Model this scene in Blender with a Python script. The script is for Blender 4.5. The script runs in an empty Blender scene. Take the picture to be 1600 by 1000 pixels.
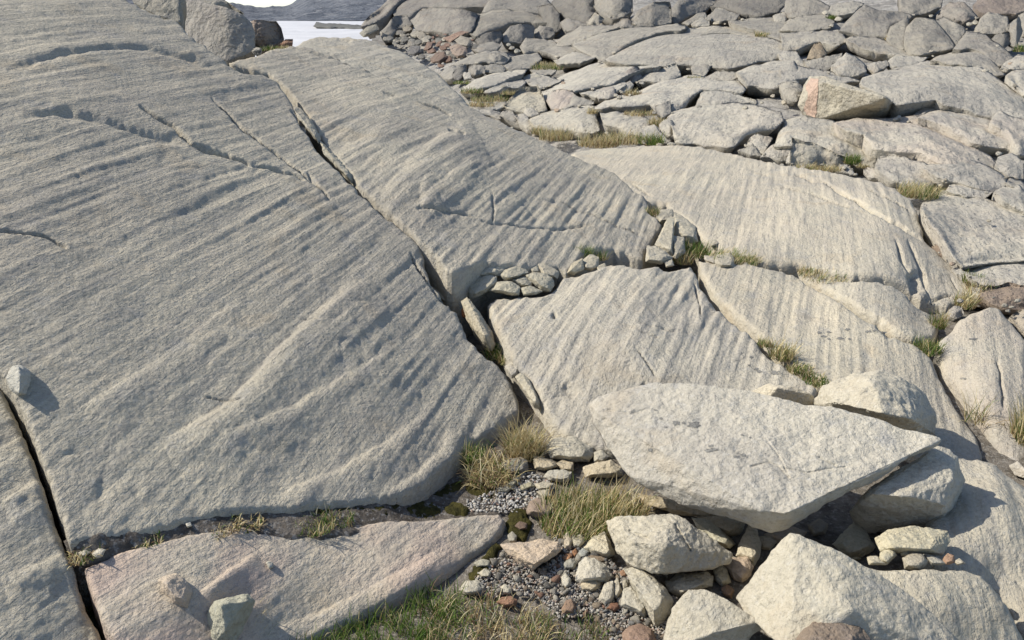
import bpy, bmesh, math, random
import numpy as np
from mathutils import Vector

# ------------------------------------------------------------------ scene, camera, light
SC = bpy.context.scene
COL = SC.collection
R = math.radians
F = 1245.0                      # focal length in pixels of a 1600 px wide picture
PITCH = R(21.1)
CAMZ = 1.6
SP, CP = math.sin(PITCH), math.cos(PITCH)
cam = bpy.data.cameras.new('camera')
cam.sensor_width = 36.0
cam.lens = 36.0 * F / 1600.0
cam.clip_start = 0.05
cam.clip_end = 6000
camo = bpy.data.objects.new('camera', cam)
camo.location = (0, 0, CAMZ)
camo.rotation_euler = (R(90) - PITCH, 0, 0)
COL.objects.link(camo)
SC.camera = camo

SUN_EL = R(42)
SUN_AZ = R(-80)                 # from +Y towards +X
sund = Vector((math.sin(SUN_AZ) * math.cos(SUN_EL), math.cos(SUN_AZ) * math.cos(SUN_EL), math.sin(SUN_EL)))
W = bpy.data.worlds.new('World')
SC.world = W
W.use_nodes = True
wn = W.node_tree
for n in list(wn.nodes):
    wn.nodes.remove(n)
sky = wn.nodes.new('ShaderNodeTexSky')
sky.sky_type = 'NISHITA'
sky.sun_disc = False
sky.sun_elevation = SUN_EL
sky.sun_rotation = SUN_AZ
sky.altitude = 1800
sky.air_density = 0.75
sky.dust_density = 3.0
sky.ozone_density = 0.0
bgn = wn.nodes.new('ShaderNodeBackground')
bgn.inputs['Strength'].default_value = 0.145
wo = wn.nodes.new('ShaderNodeOutputWorld')
wn.links.new(sky.outputs[0], bgn.inputs[0])
wn.links.new(bgn.outputs[0], wo.inputs[0])
sl = bpy.data.lights.new('sun', 'SUN')
sl.energy = 3.9
sl.angle = R(0.53)
sl.color = (1.0, 0.94, 0.85)
so = bpy.data.objects.new('sun', sl)
so.rotation_euler = (-sund).to_track_quat('-Z', 'Y').to_euler()
COL.objects.link(so)
SC.view_settings.view_transform = 'Standard'
SC.view_settings.look = 'None'
SC.view_settings.gamma = 1.0
SC.view_settings.use_curve_mapping = False
SC.view_settings.exposure = 0.58

# ------------------------------------------------------------------ camera geometry
def P3(u, v, d):
    """world point seen at photo pixel (u,v) at depth d along the view axis"""
    u = np.asarray(u, float); v = np.asarray(v, float); d = np.asarray(d, float)
    a = (u - 800.0) / F; b = (500.0 - v) / F
    return np.stack([a * d, (CP + b * SP) * d, CAMZ + (b * CP - SP) * d], -1)

def dz(u, v, z):
    """depth at which the ray through (u,v) meets height z"""
    return (CAMZ - np.asarray(z, float)) / (SP - (500.0 - np.asarray(v, float)) / F * CP)

def proj(p):
    p = np.asarray(p, float)
    y = p[..., 1]; z = p[..., 2] - CAMZ
    d = y * CP - z * SP
    w = y * SP + z * CP
    return 800 + p[..., 0] / d * F, 500 - w / d * F, d

class Field:
    """thin plate spline of inverse depth through (u,v,depth) control points"""
    def __init__(self, pts):
        pts = np.array(pts, float)
        self.x = pts[:, :2] / 500.0
        q = 1.0 / pts[:, 2]
        n = len(pts)
        K = self._k(self.x) + np.eye(n) * 2e-3
        A = np.zeros((n + 3, n + 3))
        A[:n, :n] = K
        A[:n, n] = 1; A[:n, n + 1:] = self.x
        A[n, :n] = 1; A[n + 1:, :n] = self.x.T
        b = np.zeros(n + 3); b[:n] = q
        self.w = np.linalg.solve(A, b)
        self.n = n
        self.qmin = 0.6 * q.min()
    def _k(self, y):
        r2 = ((y[:, None, :] - self.x[None, :, :]) ** 2).sum(-1)
        return 0.5 * r2 * np.log(r2 + 1e-12)
    def __call__(self, u, v):
        u = np.asarray(u, float); v = np.asarray(v, float)
        sh = np.broadcast(u, v).shape
        y = np.stack([np.broadcast_to(u, sh).ravel(), np.broadcast_to(v, sh).ravel()], -1) / 500.0
        q = self._k(y) @ self.w[:self.n] + self.w[self.n] + y @ self.w[self.n + 1:]
        return (1.0 / np.maximum(q, self.qmin)).reshape(sh)

def Z(*p):      # (u,v,z) -> (u,v,depth)
    return [(u, v, float(dz(u, v, z))) for u, v, z in p]

# ------------------------------------------------------------------ noise
_rng = np.random.RandomState(7)
_perm = _rng.permutation(512)
_perm = np.concatenate([_perm, _perm, _perm[:8]])
_g = _rng.normal(size=(512, 3)); _g /= np.linalg.norm(_g, axis=1)[:, None]

def perlin(p):
    p = np.asarray(p, float)
    i = np.floor(p).astype(np.int64); f = p - i
    i &= 511
    w = f * f * f * (f * (f * 6 - 15) + 10)
    out = 0
    for dx in (0, 1):
        wx = w[:, 0] if dx else 1 - w[:, 0]
        hx = _perm[(i[:, 0] + dx) & 511]
        for dy in (0, 1):
            wy = w[:, 1] if dy else 1 - w[:, 1]
            hy = _perm[(hx + i[:, 1] + dy) & 511]
            for dk in (0, 1):
                wz = w[:, 2] if dk else 1 - w[:, 2]
                h = _perm[(hy + i[:, 2] + dk) & 511]
                g = _g[h]
                out = out + wx * wy * wz * (g[:, 0] * (f[:, 0] - dx) + g[:, 1] * (f[:, 1] - dy) + g[:, 2] * (f[:, 2] - dk))
    return out * 1.4

def fbm(p, o=4, gain=0.5):
    s = 0; a = 1.0
    for k in range(o):
        s = s + a * perlin(p * (2.03 ** k) + 13.7 * k)
        a *= gain
    return s

# ice flow: all the scratches run towards one far point
def _ray(u, v):
    r = P3(u, v, 1.0) - np.array([0, 0, CAMZ])
    return r / np.linalg.norm(r)
FLOW = _ray(1290, -130)
E1 = np.cross(FLOW, [0, 0, 1.0]); E1 /= np.linalg.norm(E1)
E2 = np.cross(E1, FLOW)

def striate(p, flow=None):
    fl_ = FLOW if flow is None else flow
    e1 = np.cross(fl_, [0, 0, 1.0]); e1 /= np.linalg.norm(e1); e2 = np.cross(e1, fl_)
    a = p @ fl_; b = p @ e1; c = p @ e2
    wob = 0.015 * perlin(np.stack([a * 0.9, b * 2, c * 2], -1))
    b = b + wob
    def band(fq, fl, o):
        return perlin(np.stack([a * fl * 0.7 + o, b * fq, c * fq * 0.7], -1))
    n0 = band(4.5, 0.45, 3)
    n1 = band(11, 0.8, 11)
    n2 = band(26, 1.6, 23)
    n3 = band(60, 3.5, 37)
    sh = lambda n: np.sign(n) * np.abs(n) ** 0.8
    mask = np.clip(0.80 + 1.2 * perlin(p * 0.9 + 5), 0.15, 1.5)
    n4 = perlin(np.stack([a * 6 + 5, b * 120, c * 84], -1))
    return 0.005 * n0 * mask + mask * (0.0048 * sh(n1) + 0.0050 * sh(n2) + 0.0018 * n3 + 0.0005 * n4)

# ------------------------------------------------------------------ polygons in the picture
def inside(u, v, poly):
    poly = np.asarray(poly, float)
    res = np.zeros(np.shape(u), bool)
    x1, y1 = poly[:, 0], poly[:, 1]
    x2, y2 = np.roll(x1, -1), np.roll(y1, -1)
    for a, b, c, e in zip(x1, y1, x2, y2):
        if b == e:
            continue
        res ^= ((b > v) != (e > v)) & (u < (c - a) * (v - b) / (e - b) + a)
    return res

def polydist(u, v, pts, closed=False, want_side=False):
    pts = np.asarray(pts, float)
    best = np.full(u.shape, 1e9); nu = np.array(u, float); nv = np.array(v, float); side = np.zeros(u.shape)
    n = len(pts)
    for k in range(n if closed else n - 1):
        a = pts[k]; b = pts[(k + 1) % n]
        e = b - a; L = e @ e
        if L < 1e-9:
            continue
        t = np.clip(((u - a[0]) * e[0] + (v - a[1]) * e[1]) / L, 0, 1)
        pu = a[0] + t * e[0]; pv = a[1] + t * e[1]
        d = np.hypot(u - pu, v - pv)
        m = d < best
        best = np.where(m, d, best); nu = np.where(m, pu, nu); nv = np.where(m, pv, nv)
        if want_side:
            s = e[0] * (v - a[1]) - e[1] * (u - a[0])
            side = np.where(m, s, side)
    return (best, nu, nv, side) if want_side else (best, nu, nv)

def roughen(poly, amp, seg, seed, closed=True):
    """split a traced line into short pieces with a natural waver"""
    rs = np.random.RandomState(seed)
    poly = np.asarray(poly, float)
    out = []
    n = len(poly)
    for k in range(n if closed else n - 1):
        a = poly[k]; b = poly[(k + 1) % n]
        L = np.hypot(*(b - a)); m = max(1, int(L / seg))
        nrm = np.array([-(b - a)[1], (b - a)[0]]) / max(L, 1e-6)
        for j in range(m):
            p = a + (b - a) * j / m
            out.append(p + nrm * rs.uniform(-amp, amp) * (0.5 if j == 0 else 1))
    if not closed:
        out.append(poly[-1])
    return np.array(out)

# ------------------------------------------------------------------ objects
def tag(o, label=None, cat=None, group=None, kind=None):
    if label: o['label'] = label
    if cat: o['category'] = cat
    if group: o['group'] = group
    if kind: o['kind'] = kind
    return o

def link(name, verts, faces, mat, parent=None, origin=None, smooth=True, uvcol=None):
    verts = np.asarray(verts, float)
    if origin is None:
        origin = np.array([verts[:, 0].mean(), verts[:, 1].mean(), verts[:, 2].min()])
    origin = np.asarray(origin, float)
    if parent is not None:
        origin = np.array(parent.location)
    me = bpy.data.meshes.new(name)
    local = verts - origin
    if isinstance(faces, np.ndarray):
        k = faces.shape[1]
        me.vertices.add(len(local)); me.vertices.foreach_set('co', local.astype(np.float32).ravel())
        me.loops.add(faces.size); me.loops.foreach_set('vertex_index', faces.astype(np.int32).ravel())
        me.polygons.add(len(faces))
        me.polygons.foreach_set('loop_start', np.arange(0, faces.size, k, dtype=np.int32))
        me.polygons.foreach_set('loop_total', np.full(len(faces), k, np.int32))
        me.update(calc_edges=True)
    else:
        me.from_pydata(local.tolist(), [], faces)
        me.update()
    if smooth:
        me.polygons.foreach_set('use_smooth', np.ones(len(me.polygons), bool))
    if uvcol is not None:
        at = me.attributes.new('tint', 'FLOAT_COLOR', 'POINT')
        c = np.ones((len(verts), 4), np.float32); c[:, :3] = uvcol
        at.data.foreach_set('color', c.ravel())
    me.materials.append(mat)
    o = bpy.data.objects.new(name, me)
    if mat.name in ('polished_bedrock', 'broken_rock', 'weathered_far_rock'): o['flow'] = [float(x) for x in FLOW]
    if parent is not None:
        o.parent = parent
    else:
        o.location = origin
    COL.objects.link(o)
    return o

def empty(name, loc):
    o = bpy.data.objects.new(name, None)
    o.location = loc
    o.empty_display_size = 0.1
    COL.objects.link(o)
    return o

# ------------------------------------------------------------------ materials
class NT:
    def __init__(self, name):
        self.m = bpy.data.materials.new(name)
        self.m.use_nodes = True
        self.t = self.m.node_tree
        for n in list(self.t.nodes):
            self.t.nodes.remove(n)
    def n(self, typ, **kw):
        nd = self.t.nodes.new(typ)
        for k, v in kw.items():
            if k.startswith('i_'):
                nd.inputs[k[2:].replace('_', ' ')].default_value = v
            else:
                setattr(nd, k, v)
        return nd
    def l(self, a, b):
        self.t.links.new(a, b)
    def math(self, op, a, b=None, c=None, clamp=False):
        nd = self.t.nodes.new('ShaderNodeMath'); nd.operation = op; nd.use_clamp = clamp
        for i, x in enumerate((a, b, c)):
            if x is None: continue
            if isinstance(x, (int, float)): nd.inputs[i].default_value = x
            else: self.l(x, nd.inputs[i])
        return nd.outputs[0]
    def mix(self, f, a, b, blend='MIX'):
        nd = self.t.nodes.new('ShaderNodeMix'); nd.data_type = 'RGBA'; nd.blend_type = blend
        for s, x in ((nd.inputs[0], f), (nd.inputs[6], a), (nd.inputs[7], b)):
            if isinstance(x, (int, float)): s.default_value = x
            elif isinstance(x, tuple): s.default_value = (*x, 1)
            else: self.l(x, s)
        return nd.outputs[2]
    def noise(self, vec, scale, detail=3, rough=0.5, dist=0.0):
        nd = self.t.nodes.new('ShaderNodeTexNoise')
        nd.inputs['Scale'].default_value = scale; nd.inputs['Detail'].default_value = detail
        nd.inputs['Roughness'].default_value = rough; nd.inputs['Distortion'].default_value = dist
        self.l(vec, nd.inputs['Vector'])
        return nd.outputs['Fac']
    def ramp(self, x, lo, hi, a=0.0, b=1.0):
        nd = self.t.nodes.new('ShaderNodeMapRange'); nd.interpolation_type = 'SMOOTHSTEP'
        nd.inputs[1].default_value = lo; nd.inputs[2].default_value = hi
        nd.inputs[3].default_value = a; nd.inputs[4].default_value = b
        self.l(x, nd.inputs[0])
        return nd.outputs[0]
    def dot(self, vec, d):
        nd = self.t.nodes.new('ShaderNodeVectorMath'); nd.operation = 'DOT_PRODUCT'
        self.l(vec, nd.inputs[0]); nd.inputs[1].default_value = tuple(d)
        return nd.outputs['Value']
    def bump(self, h, dist, prev=None, strength=1.0):
        nd = self.t.nodes.new('ShaderNodeBump')
        nd.inputs['Strength'].default_value = strength
        nd.inputs['Distance'].default_value = dist
        self.l(h, nd.inputs['Height'])
        if prev is not None: self.l(prev, nd.inputs['Normal'])
        return nd.outputs[0]
    def out(self, col, rough=0.9, normal=None, spec=0.2):
        b = self.t.nodes.new('ShaderNodeBsdfPrincipled')
        o = self.t.nodes.new('ShaderNodeOutputMaterial')
        if isinstance(col, tuple): b.inputs['Base Color'].default_value = (*col, 1)
        else: self.l(col, b.inputs['Base Color'])
        b.inputs['Roughness'].default_value = rough
        b.inputs['Specular IOR Level'].default_value = spec
        if normal is not None: self.l(normal, b.inputs['Normal'])
        self.l(b.outputs[0], o.inputs[0])
        return b

def flow_coord(t, pos, k):
    """position squeezed along the object's own scratch direction"""
    fl = t.n('ShaderNodeAttribute', attribute_type='OBJECT', attribute_name='flow').outputs['Vector']
    dn = t.n('ShaderNodeVectorMath', operation='DOT_PRODUCT'); t.l(pos, dn.inputs[0]); t.l(fl, dn.inputs[1])
    sc = t.n('ShaderNodeVectorMath', operation='SCALE'); t.l(fl, sc.inputs[0]); t.l(t.math('MULTIPLY', dn.outputs['Value'], k), sc.inputs['Scale'])
    sb = t.n('ShaderNodeVectorMath', operation='SUBTRACT'); t.l(pos, sb.inputs[0]); t.l(sc.outputs[0], sb.inputs[1])
    return sb.outputs[0]

def rock_material(name, polished):
    t = NT(name)
    pos = t.n('ShaderNodeNewGeometry').outputs['Position']
    oi = t.n('ShaderNodeObjectInfo')
    pink = t.n('ShaderNodeAttribute', attribute_type='OBJECT', attribute_name='pink').outputs['Fac']
    sv = flow_coord(t, pos, 0.93)
    big = t.noise(pos, 1.3, 4, 0.55)
    mid = t.noise(pos, 7.0, 6, 0.62)
    grain = t.noise(pos, 75.0, 5, 0.68)
    speck = t.noise(pos, 260.0, 2, 0.6)
    col = t.mix(t.ramp(big, 0.32, 0.68), (0.375, 0.345, 0.278), (0.49, 0.449, 0.345))
    col = t.mix(t.ramp(mid, 0.40, 0.72, 0.0, 0.5), col, (0.47, 0.425, 0.335))
    col = t.mix(t.ramp(mid, 0.30, 0.46, 0.40, 0.0), col, (0.31, 0.31, 0.30))
    # grains: light crystals and dark ones
    col = t.mix(t.ramp(grain, 0.50, 0.72, 0.0, 0.40), col, (0.60, 0.58, 0.52))
    col = t.mix(t.ramp(grain, 0.30, 0.48, 0.45, 0.0), col, (0.19, 0.182, 0.165))
    col = t.mix(t.ramp(speck, 0.60, 0.70, 0.0, 0.28), col, (0.15, 0.145, 0.14))
    if polished:
        st = t.noise(sv, 22.0, 5, 0.6)
        col = t.mix(t.ramp(st, 0.36, 0.52, 0.30, 0.0), col, (0.24, 0.235, 0.225))
    stain = t.noise(pos, 3.3, 5, 0.6, 0.6)
    col = t.mix(t.ramp(stain, 0.54, 0.70, 0.0, 0.42), col, (0.40, 0.335, 0.235))
    col = t.mix(t.ramp(t.noise(pos, 5.1, 6, 0.7, 0.4), 0.60, 0.72, 0.0, 0.35), col, (0.20, 0.195, 0.185))
    pn = t.math('MULTIPLY', t.ramp(t.noise(pos, 2.6, 3, 0.5), 0.35, 0.66), pink, clamp=True)
    col = t.mix(t.math('MULTIPLY', pn, 0.6), col, (0.46, 0.34, 0.285))
    col = t.mix(1.0, col, oi.outputs['Color'], 'MULTIPLY')
    nrm = t.bump(t.noise(pos, 14.0, 4, 0.6), 0.016)
    nrm = t.bump(t.math('SNAP', t.noise(pos, 5.5, 6, 0.66, 0.3), 0.055), 0.012 if polished else 0.05, nrm, 0.7)
    if polished:
        nrm = t.bump(t.noise(sv, 26.0, 4, 0.62), 0.012, nrm)
    nrm = t.bump(t.noise(pos, 62.0, 5, 0.65), 0.0105, nrm)
    t.out(col, 0.93, nrm, 0.15)
    return t.m

M_POL = rock_material('polished_bedrock', True)
M_ROCK = rock_material('broken_rock', False)

def far_rock_material():
    t = NT('weathered_far_rock')
    pos = t.n('ShaderNodeNewGeometry').outputs['Position']
    oi = t.n('ShaderNodeObjectInfo')
    pink = t.n('ShaderNodeAttribute', attribute_type='OBJECT', attribute_name='pink').outputs['Fac']
    sv = flow_coord(t, pos, 0.85)
    big = t.noise(pos, 0.9, 4, 0.55)
    mid = t.noise(pos, 5.0, 6, 0.65)
    grain = t.noise(pos, 24.0, 6, 0.7)
    col = t.mix(t.ramp(big, 0.32, 0.68), (0.375, 0.352, 0.295), (0.47, 0.437, 0.352))
    col = t.mix(t.ramp(mid, 0.44, 0.74, 0.0, 0.45), col, (0.47, 0.42, 0.33))
    col = t.mix(t.ramp(mid, 0.28, 0.46, 0.5, 0.0), col, (0.27, 0.265, 0.25))
    col = t.mix(t.ramp(grain, 0.27, 0.44, 0.55, 0.0), col, (0.16, 0.155, 0.15))
    col = t.mix(t.ramp(grain, 0.56, 0.74, 0.0, 0.35), col, (0.58, 0.56, 0.50))
    st = t.noise(sv, 9.0, 5, 0.6)
    col = t.mix(t.ramp(st, 0.34, 0.48, 0.3, 0.0), col, (0.22, 0.21, 0.20))
    col = t.mix(t.ramp(t.noise(pos, 2.2, 6, 0.68, 0.5), 0.55, 0.70, 0.0, 0.45), col, (0.23, 0.22, 0.205))
    col = t.mix(t.ramp(t.noise(pos, 1.7, 5, 0.6, 0.5), 0.56, 0.70, 0.0, 0.40), col, (0.40, 0.33, 0.24))
    pn = t.math('MULTIPLY', t.ramp(t.noise(pos, 1.4, 3, 0.5), 0.35, 0.62), pink, clamp=True)
    col = t.mix(t.math('MULTIPLY', pn, 0.6), col, (0.45, 0.33, 0.275))
    col = t.mix(1.0, col, oi.outputs['Color'], 'MULTIPLY')
    nrm = t.bump(t.noise(pos, 3.5, 5, 0.62), 0.11)
    nrm = t.bump(t.math('SNAP', t.noise(pos, 2.4, 6, 0.66, 0.3), 0.055), 0.09, nrm, 0.7)
    nrm = t.bump(t.noise(sv, 10.0, 4, 0.6), 0.035, nrm)
    nrm = t.bump(t.noise(pos, 19.0, 6, 0.68), 0.03, nrm)
    t.out(col, 0.95, nrm, 0.12)
    return t.m
M_FAR = far_rock_material()

def simple_noise_material(name, c1, c2, scale, bump=0.0, bscale=40, c3=None, rough=0.95):
    t = NT(name)
    pos = t.n('ShaderNodeNewGeometry').outputs['Position']
    col = t.mix(t.ramp(t.noise(pos, scale, 5, 0.62), 0.32, 0.66), c1, c2)
    if c3: col = t.mix(t.ramp(t.noise(pos, scale * 3.1, 4, 0.6), 0.52, 0.66), col, c3)
    nrm = t.bump(t.noise(pos, bscale, 5, 0.65), bump) if bump else None
    t.out(col, rough, nrm, 0.1)
    return t.m
M_SOIL = simple_noise_material('gritty_soil', (0.075, 0.063, 0.05), (0.16, 0.14, 0.115), 22, 0.012, 90, (0.25, 0.235, 0.21))
M_SAND = simple_noise_material('grey_brown_sand', (0.11, 0.096, 0.076), (0.22, 0.195, 0.158), 22, 0.012, 90, (0.30, 0.28, 0.24))
M_GROUND = simple_noise_material('grey_debris_ground', (0.24, 0.228, 0.20), (0.38, 0.365, 0.325), 3, 0.05, 16, (0.42, 0.40, 0.36))
M_HSIDE = simple_noise_material('hillside_debris', (0.19, 0.18, 0.16), (0.33, 0.315, 0.28), 1.4, 0.12, 5, (0.38, 0.36, 0.32))
M_MOSS = simple_noise_material('olive_moss', (0.03, 0.029, 0.01), (0.085, 0.075, 0.022), 26, 0.012, 160, (0.05, 0.045, 0.015))
M_SNOW = simple_noise_material('old_snow', (0.47, 0.475, 0.48), (0.56, 0.56, 0.56), 0.25, 0.12, 0.9)
M_HILL = simple_noise_material('dark_scree_hill', (0.075, 0.085, 0.10), (0.14, 0.15, 0.165), 0.09, 2.5, 0.25, (0.20, 0.205, 0.21))  # blue cast of distance is put into the hill colour
M_LICHEN = simple_noise_material('grey_lichen', (0.13, 0.125, 0.11), (0.24, 0.235, 0.21), 160, 0.002, 300)

def pebble_material():
    t = NT('loose_pebble')
    pos = t.n('ShaderNodeTexCoord').outputs['Object']
    oi = t.n('ShaderNodeObjectInfo')
    g = t.noise(pos, 60, 4, 0.65)
    col = t.mix(t.ramp(g, 0.3, 0.7), (0.62, 0.61, 0.59), (1.05, 1.03, 1.0))
    col = t.mix(1.0, col, oi.outputs['Color'], 'MULTIPLY')
    t.out(col, 0.9, t.bump(g, 0.004), 0.2)
    return t.m
M_PEB = pebble_material()

def attr_material(name, rough, trans=0.0):
    t = NT(name)
    at = t.n('ShaderNodeAttribute', attribute_type='GEOMETRY', attribute_name='tint').outputs['Color']
    b = t.out(at, rough, None, 0.15)
    if trans:
        tr = t.t.nodes.new('ShaderNodeBsdfTranslucent'); t.l(at, tr.inputs[0])
        mx = t.t.nodes.new('ShaderNodeMixShader'); mx.inputs[0].default_value = trans
        o = [n for n in t.t.nodes if n.type == 'OUTPUT_MATERIAL'][0]
        t.l(b.outputs[0], mx.inputs[1]); t.l(tr.outputs[0], mx.inputs[2]); t.l(mx.outputs[0], o.inputs[0])
    return t.m
M_BLADE = attr_material('grass_blades', 0.7, 0.3)
M_GRIT = attr_material('grit', 0.92)
# ------------------------------------------------------------------ builders
SLABS = {}

def grid_in_poly(poly, step):
    poly = np.asarray(poly, float)
    u0, v0 = poly.min(0) - step; u1, v1 = poly.max(0) + step
    nu = int((u1 - u0) / step) + 2; nv = int((v1 - v0) / step) + 2
    U, V = np.meshgrid(u0 + np.arange(nu) * step, v0 + np.arange(nv) * step)
    cu = (U[:-1, :-1] + step / 2); cv = (V[:-1, :-1] + step / 2)
    keep = inside(cu, cv, poly)
    if not keep.any():
        return None
    idx = np.full(U.shape, -1)
    used = np.zeros(U.shape, int)
    for a, b in ((0, 0), (0, 1), (1, 0), (1, 1)):
        used[a:used.shape[0] - 1 + a, b:used.shape[1] - 1 + b] += keep
    m = used > 0
    idx[m] = np.arange(m.sum())
    j, i = np.nonzero(keep)
    quads = np.stack([idx[j, i], idx[j + 1, i], idx[j + 1, i + 1], idx[j, i + 1]], -1)
    u = U[m].copy(); v = V[m].copy()
    bnd = used[m] < 4
    d, nu_, nv_ = polydist(u, v, poly, closed=True)
    front = np.clip((nv_ - v) / np.maximum(d, 0.5), 0, 1)
    sn = bnd & (d < step * 1.6)
    u[sn] = nu_[sn]; v[sn] = nv_[sn]
    d[bnd] = 0
    return u, v, quads, bnd, d, front

def bnd_edges(quads):
    e = np.concatenate([quads[:, [0, 1]], quads[:, [1, 2]], quads[:, [2, 3]], quads[:, [3, 0]]])
    key = np.sort(e, 1)
    _, inv, cnt = np.unique(key, axis=0, return_inverse=True, return_counts=True)
    return e[cnt[inv.ravel()] == 1]

def slab(key, label, poly, field, step=2.4, edge=0.03, skirt=0.45, stri=1.0, rough=1.0, feats=(), jag=1.2,
         name='bedrock_slab', cat='rock slab', tint=(1, 1, 1), pink=0.0, mat=None, group=None, seed=1, run=None):
    """a piece of polished bedrock: real surface at its own distance, rounded rim, sides going down into the ground"""
    pp = roughen(poly, jag, 7, seed)
    u, v, quads, bnd, de, front = grid_in_poly(pp, step)
    d = field(u, v)
    base = P3(u, v, d)
    eps = 2.0
    gu = P3(u + eps, v, field(u + eps, v)) - base
    gv = P3(u, v + eps, field(u, v + eps)) - base
    nrm = np.cross(gv, gu); nrm /= np.linalg.norm(nrm, axis=1)[:, None] + 1e-12
    nrm[nrm[:, 2] < 0] *= -1
    disp = np.zeros(len(u))
    flow = FLOW
    if run:
        q0, q1 = [P3(x, y, float(field(np.array([x], float), np.array([y], float))[0])) for x, y in run]
        flow = (q1 - q0) / np.linalg.norm(q1 - q0)
    if stri: disp += stri * striate(base, flow)
    if rough:
        disp += rough * (0.009 * fbm(base * 2.6 + 3, 3) + 0.0022 * fbm(base * 16, 2, 0.5) + 0.0012 * fbm(base * 44, 2, 0.6))
        pit = perlin(base * np.array([9, 9, 9]) + 31)
        disp -= rough * 0.010 * np.clip(pit - 0.34, 0, 1)
        rg = np.abs(perlin(base * 6.5 + 17)); rg2 = np.clip(perlin(base * 2.3 + 9) - 0.05, 0, 0.5)
        disp -= rough * 0.010 * rg2 * (1 - np.clip(rg * 6, 0, 1))
    ju = 2.2 * perlin(np.stack([u / 26, v / 26, 0 * u + seed], -1)) + 1.1 * perlin(np.stack([u / 9, v / 9, 0 * u + seed + 5], -1))
    jv = 2.2 * perlin(np.stack([u / 26, v / 26, 0 * u + seed + 50], -1)) + 1.1 * perlin(np.stack([u / 9, v / 9, 0 * u + seed + 55], -1))
    zoff = np.zeros(len(u))
    for f in feats:
        kind, pts, w, h = f[0], np.asarray(f[1], float), f[2], f[3]
        lo = pts.min(0) - w * 8; hi = pts.max(0) + w * 8
        m = (u > lo[0]) & (u < hi[0]) & (v > lo[1]) & (v < hi[1])
        if not m.any(): continue
        dist, nu_, nv_, side = polydist(u[m] + ju[m], v[m] + jv[m], pts, want_side=True)
        Ltot = np.hypot(*np.diff(pts, axis=0).T).sum()
        ends = np.minimum(np.hypot(nu_ - pts[0, 0], nv_ - pts[0, 1]), np.hypot(nu_ - pts[-1, 0], nv_ - pts[-1, 1]))
        fade = np.clip(ends / (0.18 * Ltot), 0, 1) ** 0.7
        if kind == 'groove':
            wv = w * (0.75 + 0.5 * perlin(np.stack([nu_ / 30, nv_ / 30, 0 * nu_], -1)))
            zoff[m] -= 1.15 * h * fade * np.exp(-(dist / np.maximum(wv * 0.9, 0.8)) ** 2)
        elif kind == 'ridge':      # raised on the left of the line (picture, walking along it), drops at the line
            s = np.where(side < 0, dist / w, 0)
            zoff[m] += h * fade * s * np.exp(1 - s)
        elif kind == 'ridgeR':
            s = np.where(side > 0, dist / w, 0)
            zoff[m] += h * fade * s * np.exp(1 - s)
        elif kind == 'hollow':
            zoff[m] -= h * fade * np.exp(-(dist / w) ** 2)
    pos = base + nrm * (disp + zoff)[:, None]
    if edge:
        rpx = edge * F / d * (1 + 0.5 * perlin(base * 9 + 40))
        t = np.clip(de / np.maximum(rpx, 1), 0, 1)
        front = np.where(bnd, 0.4, front)
        pos[:, 2] -= edge * (1 - 0.75 * front) * (1 - np.sqrt(np.clip(1 - (1 - t) ** 2, 0, 1)))
    n = len(pos)
    be = bnd_edges(quads)
    ring = np.unique(be)
    mp = np.full(n, -1); mp[ring] = np.arange(len(ring))
    cen = pos.mean(0)
    mid = pos[ring].copy(); mid[:, 2] -= skirt * 0.3
    mid += 0.010 * np.stack([perlin(mid * 14), perlin(mid * 14 + 7), perlin(mid * 14 + 3)], -1)
    low = pos[ring].copy(); low[:, 2] -= skirt
    low[:, :2] += (cen[:2] - low[:, :2]) * 0.03
    verts = np.concatenate([pos, mid, low])
    k1 = n; k2 = n + len(ring)
    side1 = np.stack([be[:, 1], be[:, 0], k1 + mp[be[:, 0]], k1 + mp[be[:, 1]]], -1)
    side2 = np.stack([k1 + mp[be[:, 1]], k1 + mp[be[:, 0]], k2 + mp[be[:, 0]], k2 + mp[be[:, 1]]], -1)
    o = link(name, verts, np.concatenate([quads, side1, side2]), mat or M_POL)
    o.color = (*tint, 1)
    o['pink'] = float(pink)
    o['flow'] = [float(x) for x in flow]
    tag(o, label, cat, group)
    pu, pv, pd = proj(pos)
    SLABS[key] = (pu, pv, pos, nrm, o)
    return o

def on_slab(key, u, v):
    pu, pv, pos, nrm, o = SLABS[key]
    k = np.argmin((pu - u) ** 2 + (pv - v) ** 2)
    return pos[k], nrm[k], o

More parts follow.
